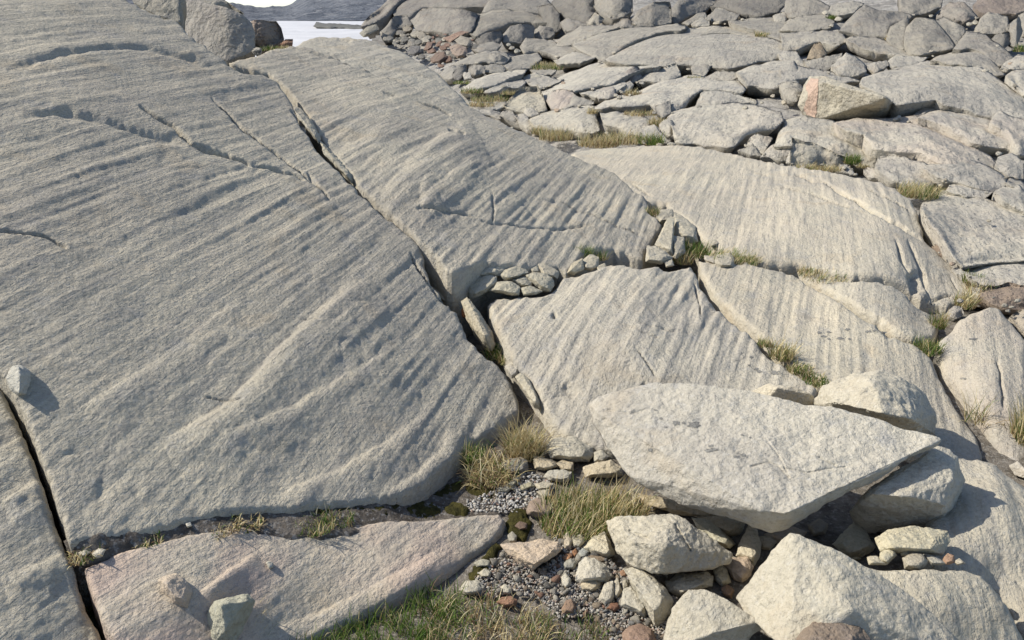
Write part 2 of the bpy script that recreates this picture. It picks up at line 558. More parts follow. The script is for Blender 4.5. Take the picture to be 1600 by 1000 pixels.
# ---- rocks of the slope behind: traced outline, steep front, top running back
def bgrock(label, poly, field, p=1.7, bulge=0.16, lie=0.75, step=None, tint=(1, 1, 1), pink=0.0, name='boulder', cat='boulder',
           group='boulders and slabs on the slope', seed=0, rough=1.0, stri=0.0, mat=None, near=0.0, facet=1.0, ledges=0):
    poly = np.asarray(poly, float)
    ext = poly.max(0) - poly.min(0)
    poly = poly.mean(0) + (poly - poly.mean(0)) * (1 + 1.8 / np.maximum(ext, 8))
    if step is None:
        step = float(np.clip(min(ext) / 15.0, 0.9, 2.6))
    pp = roughen(poly, 0.045 * min(ext) ** 0.9 + 0.3, max(4.0, min(ext) / 5), seed + 3)
    g = grid_in_poly(pp, step)
    if g is None: return None
    u, v, quads, bnd, de, front = g
    # column extent
    ncol = 48
    cu = np.linspace(pp[:, 0].min(), pp[:, 0].max(), ncol)
    tops = np.full(ncol, np.nan); bots = np.full(ncol, np.nan)
    w = (cu[1] - cu[0]) * 0.75
    for k in range(ncol):
        m = np.abs(u - cu[k]) <= max(w, step)
        if m.any():
            tops[k] = v[m].min(); bots[k] = v[m].max()
    ok = ~np.isnan(tops)
    tops = np.interp(cu, cu[ok], tops[ok]); bots = np.interp(cu, cu[ok], bots[ok])
    ker = np.ones(5) / 5
    tops = np.convolve(np.pad(tops, 2, 'edge'), ker, 'valid'); bots = np.convolve(np.pad(bots, 2, 'edge'), ker, 'valid')
    vt = np.interp(u, cu, tops); vb = np.interp(u, cu, bots)
    s = np.clip((vb - v) / np.maximum(vb - vt, 1.0), 0, 1)
    db = field(u, vb); dt = field(u, vt)
    # common base line keeps the rock in one piece
    um, vm = pp[:, 0].mean(), bots.mean()
    dm = float(field(np.array([um]), np.array([vm]))[0])
    db = 0.55 * db + 0.45 * dm
    dt = db + (dt - db) * lie
    dt = np.maximum(dt, db + 0.02)
    rs = np.random.RandomState(seed + 11)
    th = p * (1 + 0.25 * perlin(np.stack([u / (0.35 * ext[0] + 5), v * 0, 0 * u + seed], -1)))
    d = db + (dt - db) * s ** th
    size = min(ext[0], ext[1] * 1.6) / F * dm
    if ledges:
        for k in range(ledges):
            s0 = rs.uniform(0.18, 0.85) + 0.22 * perlin(np.stack([(u - um) / (0.45 * ext[0]) + 7 * k, 0 * u + seed, 0 * u], -1)) + 0.05 * perlin(np.stack([u / 5.0, v / 5.0, 0 * u + k], -1)) + rs.uniform(-.25, .25) * (u - um) / ext[0]
            on = np.clip(0.55 + 1.6 * perlin(np.stack([(u - um) / (0.5 * ext[0]) + 3.3 * k, 0 * u + 2.2 * seed + 5, 0 * u], -1)), 0, 1)
            d = d + on * rs.uniform(.08, .26) * size * (1 / (1 + np.exp(-np.clip((s - s0) / 0.012, -40, 40))) - 0.5)
    half = max(2.0, 0.15 * min(ext))
    t = np.clip(de / half, 0, 1)
    prof = np.sqrt(np.clip(1 - (1 - t) ** 2, 0, 1))
    wgt = np.clip(s / 0.3, 0.15, 1)
    bulge = bulge * 0.3
    d = d + bulge * size * (1 - prof) * wgt - bulge * size * 0.6 - near
    pos = P3(u, v, d)
    ray = pos - np.array([0, 0, CAMZ]); ray /= np.linalg.norm(ray, axis=1)[:, None]
    q = pos / max(size, 0.02)
    dis = 0.03 * fbm(q * 1.6 + seed * 3.1, 2) + 0.030 * fbm(q * 5 + seed, 3, 0.6) + 0.014 * fbm(q * 17 + seed, 2, 0.6)
    # flat facets meeting at edges
    cr = np.abs(perlin(q * np.array([1.3, 1.3, 2.2]) + 5.0 * seed + 2))
    dis = dis - facet * 0.20 * np.clip(0.16 - cr, 0, 1)
    an = rs.uniform(0, 6.283, 6); fc = 0
    for w_ in an:
        e_ = np.cos(w_) * (u - um) / (0.5 * ext[0]) + np.sin(w_) * (v - pp[:, 1].mean()) / (0.5 * ext[1])
        fc = fc - rs.uniform(.06, .24) * np.clip(e_ - rs.uniform(0.0, 0.6), 0, 2)
    dis = dis + facet * fc
    sp = perlin(q * np.array([2.1, 2.1, 4.4]) + 9.0 * seed + 1)
    dis = dis + facet * 0.05 * np.round(sp * 2.2) / 2.2
    dis *= np.clip(t * 3, 0.0, 1)
    pos = pos - ray * (rough * size * dis)[:, None]
    if stri:
        pos[:, 2] += stri * striate(pos)
    n = len(pos)
    be = bnd_edges(quads); ring = np.unique(be)
    mp = np.full(n, -1); mp[ring] = np.arange(len(ring))
    cen = pos.mean(0)
    T = max(0.35 * size, 0.05)
    low = pos[ring] * 0.8 + cen * 0.2
    low = low + np.array([0, 0.7 * T, -0.8 * T])
    apex = low.mean(0) + np.array([0, 0.2 * T, -0.5 * T])
    verts = np.concatenate([pos, low, apex[None]])
    s1 = np.stack([be[:, 1], be[:, 0], n + mp[be[:, 0]], n + mp[be[:, 1]]], -1)
    top = len(verts) - 1
    faces = [tuple(x) for x in np.concatenate([quads, s1]).tolist()] + [(n + mp[b], n + mp[a], top) for a, b in be]
    o = link(name, verts, faces, mat or M_FAR)
    o.color = (*tint, 1); o['pink'] = float(pink)
    tag(o, label, cat, group)
    return o

# ---- angular stones: convex hull of traced corners, edges worn, surface broken
def hull_mesh(points):
    bm = bmesh.new()
    for p in points: bm.verts.new(p)
    r = bmesh.ops.convex_hull(bm, input=bm.verts)
    junk = [e for e in set(r['geom_interior'] + r['geom_unused']) if isinstance(e, bmesh.types.BMVert)]
    bmesh.ops.delete(bm, geom=junk, context='VERTS')
    bmesh.ops.triangulate(bm, faces=bm.faces)
    bm.verts.index_update()
    V = np.array([v.co[:] for v in bm.verts]); T = np.array([[v.index for v in f.verts] for f in bm.faces])
    bm.free()
    return V, T

def subdivide(V, T, lim):
    """split the edges that are longer than lim"""
    for _ in range(7):
        e = np.sort(np.concatenate([T[:, [0, 1]], T[:, [1, 2]], T[:, [2, 0]]]), 1)
        ue, inv = np.unique(e, axis=0, return_inverse=True)
        inv = inv.ravel()
        L = np.linalg.norm(V[ue[:, 0]] - V[ue[:, 1]], axis=1)
        cut = L > lim
        if not cut.any(): break
        mid = np.full(len(ue), -1); mid[cut] = len(V) + np.arange(cut.sum())
        V = np.concatenate([V, (V[ue[cut, 0]] + V[ue[cut, 1]]) / 2])
        n = len(T); m0, m1, m2 = mid[inv[:n]], mid[inv[n:2 * n]], mid[inv[2 * n:]]
        out = []
        for (a, b, c), x, y, z in zip(T.tolist(), m0.tolist(), m1.tolist(), m2.tolist()):
            k = (x >= 0) + (y >= 0) + (z >= 0)
            if k == 0: out.append((a, b, c)); continue
            if k == 3: out += [(a, x, z), (x, b, y), (z, y, c), (x, y, z)]; continue
            while x < 0 or (k == 2 and z >= 0):       # rotate so that x (and y) are the cut edges
                a, b, c, x, y, z = b, c, a, y, z, x
            if k == 1: out += [(a, x, c), (x, b, c)]
            else: out += [(x, b, y), (a, x, y), (a, y, c)]
        T = np.array(out)
    return V, T

def laplace(V, T, it, w=0.5):
    e = np.concatenate([T[:, [0, 1]], T[:, [1, 2]], T[:, [2, 0]]])
    e = np.concatenate([e, e[:, ::-1]])
    cnt = np.bincount(e[:, 0], minlength=len(V))[:, None]
    for _ in range(it):
        s = np.zeros_like(V)
        for k in range(3): s[:, k] = np.bincount(e[:, 0], V[e[:, 1], k], len(V))
        V = V * (1 - w) + w * s / np.maximum(cnt, 1)
    return V

def vnormals(V, T):
    f = np.cross(V[T[:, 1]] - V[T[:, 0]], V[T[:, 2]] - V[T[:, 0]])
    n = np.zeros_like(V)
    for k in range(3):
        for c in range(3): n[:, k] += np.bincount(T[:, c], f[:, k], len(V))
    return n / (np.linalg.norm(n, axis=1)[:, None] + 1e-12)

def rockify(points, px, rough=1.0, wear=2, seed=0, detail=4.5, fine=28):
    V, T = hull_mesh(points)
    size = np.sort(V.max(0) - V.min(0))[1]
    V, T = subdivide(V, T, max(px * detail, size / fine))
    V = laplace(V, T, wear, 0.5)
    n = vnormals(V, T)
    q = V / max(size, 1e-4)
    d = 0.030 * fbm(q * 2.2 + seed * 1.7, 2) + 0.020 * fbm(q * 6.5 + seed, 3, 0.62)
    d += 0.0055 * fbm(q * 24 + seed, 2, 0.6)
    d -= 0.05 * np.clip(0.16 - np.abs(perlin(q * 2.4 + 3 * seed)), 0, 1)
    return V + n * (rough * size * d)[:, None], T

def hrock(label, outline, inner=(), gd=None, name='stone', cat='stone', thick=None, lie=0.55, h=0.34, tint=(1, 1, 1), pink=0.0,
          rough=1.0, wear=2, group=None, seed=0, mat=None, detail=4.5, lift=0.0, feats=(), fine=28):
    """outline: (u,v) on a ground given by gd, or (u,v,z) with heights; inner: corners of the near facets"""
    out = np.array([x[:2] for x in outline], float)
    ext = out.max(0) - out.min(0)
    if len(outline[0]) == 3:
        d = np.array([float(dz(*x)) for x in outline])
        pin = [P3(x[0], x[1], dz(*x)) for x in inner]
        dm = d.mean(); size = min(ext) / F * dm
    else:
        vb = out[:, 1].max(); ub = out[out[:, 1].argmax(), 0]
        db = float(gd(ub, vb)); dl = np.array([float(gd(a, b)) for a, b in out])
        d = db + (dl - db) * lie - lift
        dm = d.mean(); size = min(ext[0], ext[1] * 1.4) / F * dm
        pin = []
        rs = np.random.RandomState(seed + 5)
        c = out.mean(0) + np.array([0, -0.06 * ext[1]])
        d = d - 0.0
        if not len(inner):
            k = len(out)
            for i, (a, b) in enumerate(out):
                f = rs.uniform(0.5, 0.72)
                q = c + (np.array([a, b]) - c) * f
                pin.append(P3(q[0], q[1], d[i] - h * size * rs.uniform(0.75, 1.1)))
        else:
            for a, b, r in inner:
                j = ((out - [a, b]) ** 2).sum(1).argmin()
                w = 1 / (((out - [a, b]) ** 2).sum(1) + 9.0)
                pin.append(P3(a, b, (d * w).sum() / w.sum() - r * size))
    if len(outline[0]) == 2:
        out = out.mean(0) + (out - out.mean(0)) * 1.05
    po = P3(out[:, 0], out[:, 1], d)
    th = thick if thick is not None else 0.55 * size
    cen = po.mean(0)
    ray = po - np.array([0, 0, CAMZ]); ray /= np.linalg.norm(ray, axis=1)[:, None]
    back = po * 0.78 + cen * 0.22 + ray * th
    pts = list(po) + list(back) + pin
    V, T = rockify(pts, dm / F, rough, wear, seed, detail, fine)
    for line, w, dep in feats:      # cracks and chips cut into the face
        pu, pv, _ = proj(V)
        rv = V - np.array([0, 0, CAMZ]); rv /= np.linalg.norm(rv, axis=1)[:, None]
        front = (vnormals(V, T) * rv).sum(1) < 0
        dist, _, _ = polydist(pu + 1.5 * perlin(np.stack([pu / 9, pv / 9, 0 * pu], -1)), pv, np.array(line, float))
        V = V + rv * (dep * front * np.exp(-(dist / w) ** 2))[:, None]
    o = link(name, V, T, mat or M_ROCK)
    o.color = (*tint, 1); o['pink'] = float(pink)
    tag(o, label, cat, group)
    return o

# ---- grass
GREEN = [(0.10, 0.17, 0.03), (0.13, 0.20, 0.04), (0.075, 0.13, 0.025), (0.17, 0.20, 0.055)]
STRAW = [(0.50, 0.41, 0.20), (0.58, 0.49, 0.27), (0.42, 0.32, 0.15), (0.66, 0.58, 0.36)]
BROWN = [(0.20, 0.135, 0.07), (0.26, 0.185, 0.10), (0.15, 0.105, 0.06), (0.30, 0.22, 0.12)]

def blades(base, n, length, spread, lean, width, cols, rs, droop=0.7, stiff=1.0):
    """n bent tapering blades; base(k) gives the root"""
    vs, fs, cs = [], [], []
    for k in range(n):
        r = np.array(base(k))
        a = rs.uniform(0, 2 * math.pi)
        out = np.array([math.cos(a), math.sin(a), 0]) * rs.uniform(0.1, 1) * spread + np.array(lean)
        L = length * rs.uniform(0.45, 1.15)
        dirv = np.array([0, 0, 1.0]) * stiff + out; dirv /= np.linalg.norm(dirv)
        hz = np.array([out[0], out[1], 0]) + 1e-5; hz = hz / np.linalg.norm(hz)
        dr = droop * rs.uniform(0.3, 1.3)
        side = np.cross(dirv, [0.15 * rs.randn(), 0.15 * rs.randn(), 1.0]); side /= np.linalg.norm(side) + 1e-9
        if rs.rand() < 0.5: side = np.array([1, 0, 0]) * 0.7 + side * 0.3
        col = np.array(cols[rs.randint(len(cols))]) * rs.uniform(0.75, 1.25)
        b0 = len(vs); m = 4
        p = r.copy()
        for j in range(m + 1):
            t = j / m
            w = width * (1 - t) ** 0.7 * 0.5
            if j < m:
                vs += [p - side * w, p + side * w]; cs += [col, col]
            else:
                vs.append(p); cs.append(col)
            dd = dirv + (hz * 0.9 - np.array([0, 0, 1.1])) * dr * t * t * 1.1
            dd /= np.linalg.norm(dd)
            p = p + dd * L / m
        for j in range(m - 1):
            q = b0 + 2 * j
            fs += [(q, q + 1, q + 3), (q, q + 3, q + 2)]
        q = b0 + 2 * (m - 1)
        fs.append((q, q + 1, q + 2))
    return np.array(vs), np.array(fs), np.array(cs)

def tuft(label, loc, radius, height, ng, nd, nb=0, lean=(0, 0, 0), seed=0, droop=0.7, spread=0.7, group='grass tufts', w=0.0042, name='grass_tuft', stalks=0):
    rs = np.random.RandomState(seed + 900)
    loc = np.asarray(loc, float)
    e = empty(name, loc)
    tag(e, label, 'grass', group)
    nb = int(nb * 1.7) + max(10, int(0.12 * (ng + nd)))
    def base(k):
        a = rs.uniform(0, 6.283); r = radius * math.sqrt(rs.rand())
        return loc + np.array([r * math.cos(a), r * math.sin(a), -0.012])
    for nm, n, cols, hh, sp in (('green_blades', ng, GREEN, 0.85, spread), ('dry_blades', nd, STRAW, 1.0, spread), ('dead_blades', nb, BROWN + STRAW[:2], 0.7, spread * 2.2)):
        if n:
            V, T, C = blades(base, n, height * hh, sp, lean, w, cols, rs, droop * (1.6 if nm == 'dead_blades' else 1))
            link(nm, V, T, M_BLADE, parent=e, uvcol=C)
    if stalks:
        V, T, C = blades(base, stalks, height * 1.75, spread * 0.8, np.array(lean) * 1.4, w * 0.8, STRAW, rs, 0.25, 1.2)
        link('flower_stalks', V, T, M_BLADE, parent=e, uvcol=C)
    return e
# ------------------------------------------------------------------ the ground sheets
def gd0(u, v): return dz(u, v, 0.0)

def build_ground():
    """one sheet out to the horizon, low under the bedrock, at 0 in the gravel pocket"""
    xs = np.concatenate([[-3000, -900, -300, -120, -60, -30, -15, -9], np.arange(-6, 6.01, 0.12), [9, 15, 30, 60, 120, 300, 900, 3000]])
    ys = np.concatenate([[-300, -60, -15, -4, -1], np.arange(0, 9.01, 0.12), [10, 12, 15, 20, 30, 60, 150, 400, 1200, 3000]])
    X, Y = np.meshgrid(xs, ys)
    p = np.stack([X.ravel(), Y.ravel(), 0 * X.ravel()], -1)
    z = -0.012 + 0.012 * fbm(p * 2.1, 3)
    u, v, d = proj(np.stack([p[:, 0], p[:, 1], z], -1))
    far = np.clip((p[:, 1] - 4.2) / 3, 0, 1)
    z = z * (1 - far) - 0.30 * far
    p[:, 2] = z
    n = len(xs)
    idx = np.arange(len(p)).reshape(X.shape)
    q = np.stack([idx[:-1, :-1], idx[:-1, 1:], idx[1:, 1:], idx[1:, :-1]], -1).reshape(-1, 4)
    o = link('ground', p, q, M_SAND)
    tag(o, 'dark gritty soil between the bedrock slabs', 'ground', kind='structure')
build_ground()

def sheet(name, label, poly, field, mat, step=4, amp=0.01, sc=12, kind='structure', cat='ground'):
    pp = roughen(poly, 2.0, 14, 5)
    u, v, quads, bnd, de, front = grid_in_poly(pp, step)
    pos = P3(u, v, field(u, v))
    pos[:, 2] += amp * fbm(pos * sc, 3)
    pos[:, 2] -= 0.03 * np.clip(1 - de / 12, 0, 1)
    o = link(name, pos, quads, mat)
    tag(o, label, cat, kind=kind)
    return o

# ------------------------------------------------------------------ depth of the polished bedrock
def tilted(u, v, a, b, c, off=0.0):
    """depth where the ray meets the tilted plane z = a + b x + c y"""
    x = (u - 800.0) / F; y = CP + (500.0 - v) / F * SP; k = (500.0 - v) / F * CP - SP
    return (CAMZ - a - off) / (b * x + c * y - k)
fA = Field([(u, v, float(tilted(u, v, -0.458, -0.40, 0.178, o))) for u, v, o in (
    (600, 790, 0), (350, 800, .0), (110, 840, 0), (0, 590, .03), (400, 500, .02), (680, 430, 0), (820, 640, -.02), (560, 300, .01), (0, 300, .05), (150, 400, .04), (730, 690, -.03),
    (250, 650, .02), (550, 620, .02), (300, 250, .03), (0, 0, .0), (280, 30, -.02), (200, 200, .05), (365, 107, -.02), (440, 130, -.04), (-60, -80, -.06), (150, -80, -.06), (-60, 620, .02), (100, 110, .05), (500, 220, -.02), (-380, -80, -.1), (-380, 300, -.03))])
fF = Field([(u, v, float(tilted(u, v, -0.458, -0.385, 0.178, o))) for u, v, o in ((0, 600, -.01), (60, 720, -.01), (105, 850, -.02), (0, 800, .0), (165, 1000, -.05), (0, 1000, -.02), (-60, 545, 0), (-60, 1060, -.03), (-380, 320, -.03), (-380, 1060, -.05))])
fG = Field(Z((140, 870, .268), (300, 827, .228), (520, 816, .122), (780, 800, .04), (200, 1000, .185), (450, 890, .115), (400, 1000, .06), (560, 965, .01), (720, 885, .0),
             (600, 865, .075), (300, 920, .195), (330, 1050, .07), (650, 905, .03), (160, 1040, .17), (700, 806, .06)))
fB = Field([(u, v, float(tilted(u, v, -0.234, -0.333, 0.14, o))) for u, v, o in (
    (690, 405, 0), (900, 405, .0), (1080, 395, .03), (560, 300, -.01), (1020, 315, .06), (700, 330, .02), (850, 330, .015), (950, 360, .03), (460, 160, -.03), (360, 95, -.07), (480, 73, -.09),
    (560, 104, -.05), (660, 140, -.04), (733, 166, -.05), (830, 212, -.04), (965, 268, .0), (700, 240, .05), (600, 180, .04), (550, 140, .0), (440, 130, -.03), (520, 235, -.01), (800, 270, .03), (620, 260, .04))])
fB2 = Field([(440, 75, 8.4), (500, 54, 9.8), (545, 54, 10.0), (635, 80, 9.5), (690, 115, 8.9), (735, 160, 8.1), (760, 185, 7.7), (560, 115, 7.9), (640, 145, 7.8), (480, 90, 8.0)])
fR = Field(Z((960, 242, .20), (1040, 225, .20), (1200, 250, .21), (1320, 270, .24), (1400, 291, .26), (1440, 360, .17), (1512, 460, .03), (1000, 300, .27), (1100, 330, .25),
             (1250, 350, .27), (1300, 425, .17), (1100, 395, .19), (1460, 470, .05), (1400, 400, .20), (1250, 425, .155), (1300, 480, .15),
             (1400, 520, .13), (1470, 590, .055), (1530, 690, .012), (1290, 600, .10), (1350, 700, .03), (760, 460, .24), (900, 430, .25),
             (1080, 415, .18), (1000, 500, .24), (850, 600, .12), (930, 660, .06), (1200, 560, .125), (1050, 600, .13), (920, 520, .22), (1430, 560, .10),
             (1110, 500, .165), (1180, 450, .17)))
fS = Field(Z((1540, 480, .15), (1465, 560, .06), (1500, 600, .05), (1590, 680, .02), (1600, 520, .08), (1530, 690, .0), (1545, 600, .10)))
fR2 = Field(Z((1500, 712, .14), (1600, 765, .12), (1490, 800, .12), (1540, 850, .11), (1600, 960, .02), (1560, 900, .05), (1500, 880, .10), (1620, 850, .1), (1560, 780, .16)))
fR3 = Field(Z((1340, 882, .17), (1400, 885, .18), (1510, 888, .17), (1560, 922, .14), (1610, 1010, .04), (1490, 1010, .08), (1460, 940, .16)))

# ------------------------------------------------------------------ bedrock slabs near by
A_poly = [(-380, -80), (150, -80), (199, 0), (240, 19), (278, 30), (300, 56), (338, 83), (369, 109), (415, 119), (436, 129), (452, 152), (460, 168), (472, 192),
          (492, 228), (520, 260), (545, 285), (566, 304), (590, 327), (625, 354), (651, 380), (661, 397), (664, 418), (672, 438), (690, 464), (712, 484),
          (722, 506), (735, 531), (752, 551), (775, 568), (790, 581), (800, 598), (810, 622), (812, 640), (790, 660), (760, 676), (735, 690), (715, 712),
          (690, 735), (665, 757), (640, 770), (610, 778), (570, 783), (540, 786), (500, 788), (450, 793), (400, 794), (360, 796), (330, 802), (290, 811),
          (240, 827), (190, 834), (140, 841), (108, 843), (98, 815), (88, 785), (78, 750), (65, 715), (55, 690), (45, 665), (35, 640), (24, 616),
          (6, 588), (-20, 562), (-60, 525), (-380, 300)]
slab('A', 'huge grey scratched whaleback of bedrock filling the left half', A_poly, fA, step=2.1, edge=0.02, skirt=0.5, seed=1, jag=2.0, stri=1.0, rough=1.1,
     run=((350, 560), (553, 402)), group='polished bedrock slabs', tint=(0.91, 0.905, 0.89), pink=0.08, feats=[
     ('ridgeR', [(250, 690), (300, 660), (350, 632), (392, 590), (430, 548), (470, 505), (520, 462), (560, 420)], 32, 0.032),
     ('groove', [(38, 178), (90, 174), (150, 183), (205, 200), (250, 213), (292, 226)], 9, 0.026),
     ('groove', [(10, 108), (60, 92), (120, 80), (170, 72), (230, 74), (300, 92), (365, 112)], 7, 0.02),
     ('groove', [(218, 165), (245, 182), (275, 200), (297, 222), (320, 234), (345, 240), (375, 250), (392, 258)], 2.6, 0.06),
     ('groove', [(297, 222), (335, 235), (390, 255)], 2.6, 0.035),
     ('groove', [(393, 258), (425, 263), (460, 272), (478, 282)], 2.4, 0.04),
     ('groove', [(330, 150), (350, 172), (378, 198), (400, 215), (425, 234), (445, 248), (470, 268), (500, 296)], 1.8, 0.03),
     ('groove', [(455, 170), (475, 200), (500, 235), (525, 262), (548, 282)], 2.4, 0.05),
     ('groove', [(-5, 362), (40, 366), (75, 372), (105, 388)], 2.2, 0.04),
     ('ridgeR', [(330, 695), (420, 655), (510, 605), (585, 560), (640, 520)], 16, 0.012),
     ('ridgeR', [(430, 770), (520, 735), (600, 690), (670, 640)], 18, 0.014),
     ('ridgeR', [(600, 770), (650, 740), (690, 700), (700, 660)], 14, 0.014),
     ('ridgeR', [(120, 640), (200, 590), (290, 530), (360, 470)], 24, 0.012),
     ('groove', [(480, 270), (500, 295), (515, 312)], 2.0, 0.02),
     ('groove', [(640, 395), (662, 432), (682, 460), (704, 480)], 1.8, 0.03),
     ('groove', [(318, 620), (345, 625), (380, 632)], 1.6, 0.012), ('groove', [(468, 498), (498, 505)], 1.6, 0.012)])
slab('F', 'grey bedrock slab at lower left edge left of the long dark crack', [(-60, 545), (-15, 583), (-2, 600), (10, 620), (22, 647), (33, 674), (43, 698),
     (53, 722), (63, 754), (75, 790), (87, 820), (99, 850), (111, 880), (121, 915), (135, 950), (150, 975), (163, 1010), (175, 1060), (-380, 1060), (-380, 322)], fF,
     step=2.4, edge=0.025, skirt=0.5, seed=2, tint=(.93, .925, .9), stri=0.8, rough=1.1, run=((20, 900), (80, 858)), group='polished bedrock slabs', pink=0.05,
     feats=[('ridgeR', [(0, 780), (40, 760), (75, 735)], 18, 0.015), ('ridgeR', [(0, 900), (60, 880), (110, 850)], 18, 0.012)])
slab('G', 'low tan and pinkish bedrock hump at the bottom with loose stones on it', [(130, 880), (160, 868), (200, 852), (250, 842), (300, 828), (350, 819), (420, 815),
     (500, 815), (560, 815), (600, 810), (650, 808), (700, 805), (745, 800), (780, 797), (790, 810), (785, 825), (770, 842), (745, 862), (725, 877), (700, 894),
     (660, 912), (620, 932), (590, 948), (555, 968), (510, 988), (470, 1003), (440, 1015), (400, 1035), (300, 1060), (205, 1060), (178, 1000), (157, 962), (143, 920), (134, 897)],
     fG, step=2.4, edge=0.022, skirt=0.35, seed=3, stri=0.7, rough=0.8, run=((350, 930), (480, 852)), group='polished bedrock slabs', pink=1.0, tint=(1.03, 1.0, 0.97),
     feats=[('groove', [(440, 835), (475, 829), (520, 822)], 1.5, 0.01), ('ridgeR', [(305, 930), (350, 895), (400, 862)], 10, 0.012),
            ('ridgeR', [(420, 985), (520, 945), (620, 895), (700, 850)], 18, 0.014)])
slab('H2', 'shaded far hump of bedrock behind the middle scratched slab', [(440, 75), (470, 62), (500, 54), (545, 54), (590, 62), (635, 80), (665, 97), (690, 115), (710, 135), (735, 160),
     (765, 190), (735, 195), (640, 160), (560, 125), (480, 92), (440, 84)], fB2, step=1.8, edge=0.06, skirt=0.8, seed=4, stri=1.6, rough=1.5, run=((560, 112), (640, 92)), group='polished bedrock slabs', jag=0.6,
     tint=(0.95, 0.95, 0.94), feats=[('groove', [(525, 60), (550, 66)], 1.2, 0.03)])
slab('B', 'scratched grey bedrock slab at upper middle above the wedged stones', [(356, 96), (372, 92), (390, 88), (415, 80), (450, 72), (480, 73), (520, 88), (560, 104), (610, 122), (660, 140),
     (700, 152), (733, 166), (780, 186), (830, 212), (880, 235), (930, 255), (965, 272), (985, 290), (1010, 308), (1014, 318), (1012, 330), (1024, 340), (1033, 352), (1031, 364),
     (1018, 378), (1010, 388), (1004, 408), (960, 389), (940, 386), (918, 396), (905, 405), (893, 422), (884, 428), (870, 418), (850, 415), (820, 418), (790, 412),
     (760, 409), (740, 413), (715, 426), (698, 422), (686, 405), (674, 394), (664, 385), (650, 371), (634, 354), (606, 331), (580, 310), (566, 297), (556, 282), (540, 262), (520, 240), (508, 224), (497, 205), (484, 182), (466, 160),
     (446, 137), (418, 114), (380, 103)], fB, step=1.9, edge=0.016, skirt=0.5, seed=5, jag=1.8, stri=1.5, rough=1.1, run=((762, 315), (894, 210)), group='polished bedrock slabs', pink=0.1, tint=(0.92, 0.915, 0.90), feats=[
     ('groove', [(648, 331), (690, 333), (720, 335), (745, 339)], 1.7, 0.03), ('groove', [(740, 345), (790, 350), (830, 356), (880, 358), (895, 354), (925, 350), (932, 345)], 1.5, 0.022),
     ('groove', [(840, 308), (880, 318), (920, 335), (950, 345), (985, 360), (1012, 376)], 1.4, 0.02),
     ('ridgeR', [(588, 318), (605, 288), (640, 248), (690, 205), (735, 182)], 30, 0.035), ('ridgeR', [(640, 330), (690, 285), (740, 245)], 14, 0.02),
     ('groove', [(470, 80), (520, 90), (560, 105), (600, 118)], 2, 0.02), ('groove', [(700, 203), (725, 214)], 2.5, 0.05), ('groove', [(655, 160), (680, 168), (705, 180)], 1.6, 0.04),
     ('groove', [(598, 143), (618, 150)], 1.4, 0.03), ('groove', [(960, 270), (985, 288), (1005, 305)], 1.4, 0.02),
     ('groove', [(768, 300), (772, 330), (768, 352)], 1.4, 0.012), ('ridgeR', [(655, 335), (655, 300), (662, 275)], 10, 0.012)])
slab('C', 'broad pale dome of bedrock at right with a dark diagonal crack', [(905, 233), (940, 230), (985, 227), (1020, 224), (1060, 224), (1110, 230), (1160, 241), (1200, 250), (1240, 257), (1290, 264),
     (1330, 272), (1370, 280), (1400, 292), (1420, 305), (1432, 325), (1440, 350), (1445, 372), (1470, 395), (1490, 415), (1512, 440), (1522, 455), (1515, 470), (1500, 473),
     (1480, 477), (1460, 470), (1440, 463), (1425, 451), (1405, 438), (1380, 429), (1350, 427), (1310, 425), (1280, 421), (1245, 412), (1200, 408), (1165, 400), (1135, 393),
     (1112, 380), (1098, 372), (1085, 352), (1070, 341), (1052, 329), (1042, 319), (1012, 316), (975, 300), (945, 284), (912, 260), (890, 240)], fR, step=2.0, edge=0.035, skirt=0.4, seed=6,
     stri=1.0, rough=0.6, run=((1205, 390), (1213, 300)), group='polished bedrock slabs', tint=(1.06, 1.05, 1.02), pink=0.12, feats=[
     ('groove', [(1240, 271), (1262, 278), (1285, 285), (1310, 297), (1340, 314), (1370, 334), (1400, 350), (1442, 373)], 2.5, 0.07),
     ('groove', [(1195, 297), (1225, 293), (1265, 300), (1300, 315), (1330, 325), (1362, 333)], 1.4, 0.018),
     ('groove', [(1170, 262), (1205, 276), (1235, 285)], 1.2, 0.01),
     ('groove', [(1352, 294), (1390, 310), (1428, 332)], 1.2, 0.02), ('groove', [(1445, 462), (1462, 468), (1475, 464), (1490, 462)], 1.8, 0.03),
     ('groove', [(1400, 372), (1408, 400), (1424, 436), (1432, 455)], 3.5, 0.02), ('groove', [(1420, 372), (1432, 405), (1446, 440), (1454, 465)], 3.5, 0.022), ('hollow', [(1425, 425), (1438, 455)], 8, 0.05),
     ('groove', [(1485, 430), (1498, 455)], 1.5, 0.01), ('groove', [(985, 285), (1005, 300), (1020, 308)], 1.3, 0.02)])
slab('E1', 'wedge of pale bedrock between two parallel cracks below the dome', [(1246, 421), (1300, 433), (1340, 434), (1372, 434), (1400, 443), (1420, 458), (1430, 472), (1450, 482), (1468, 493), (1468, 510),
     (1460, 525), (1440, 530), (1425, 529), (1405, 519), (1375, 496), (1345, 481), (1330, 469), (1310, 458), (1280, 444)], fR, step=1.8, edge=0.04, skirt=0.3, seed=7, stri=0.5, rough=1.0,
     run=((1400, 500), (1402, 450)), group='polished bedrock slabs', tint=(1.03, 1.02, 1.0))
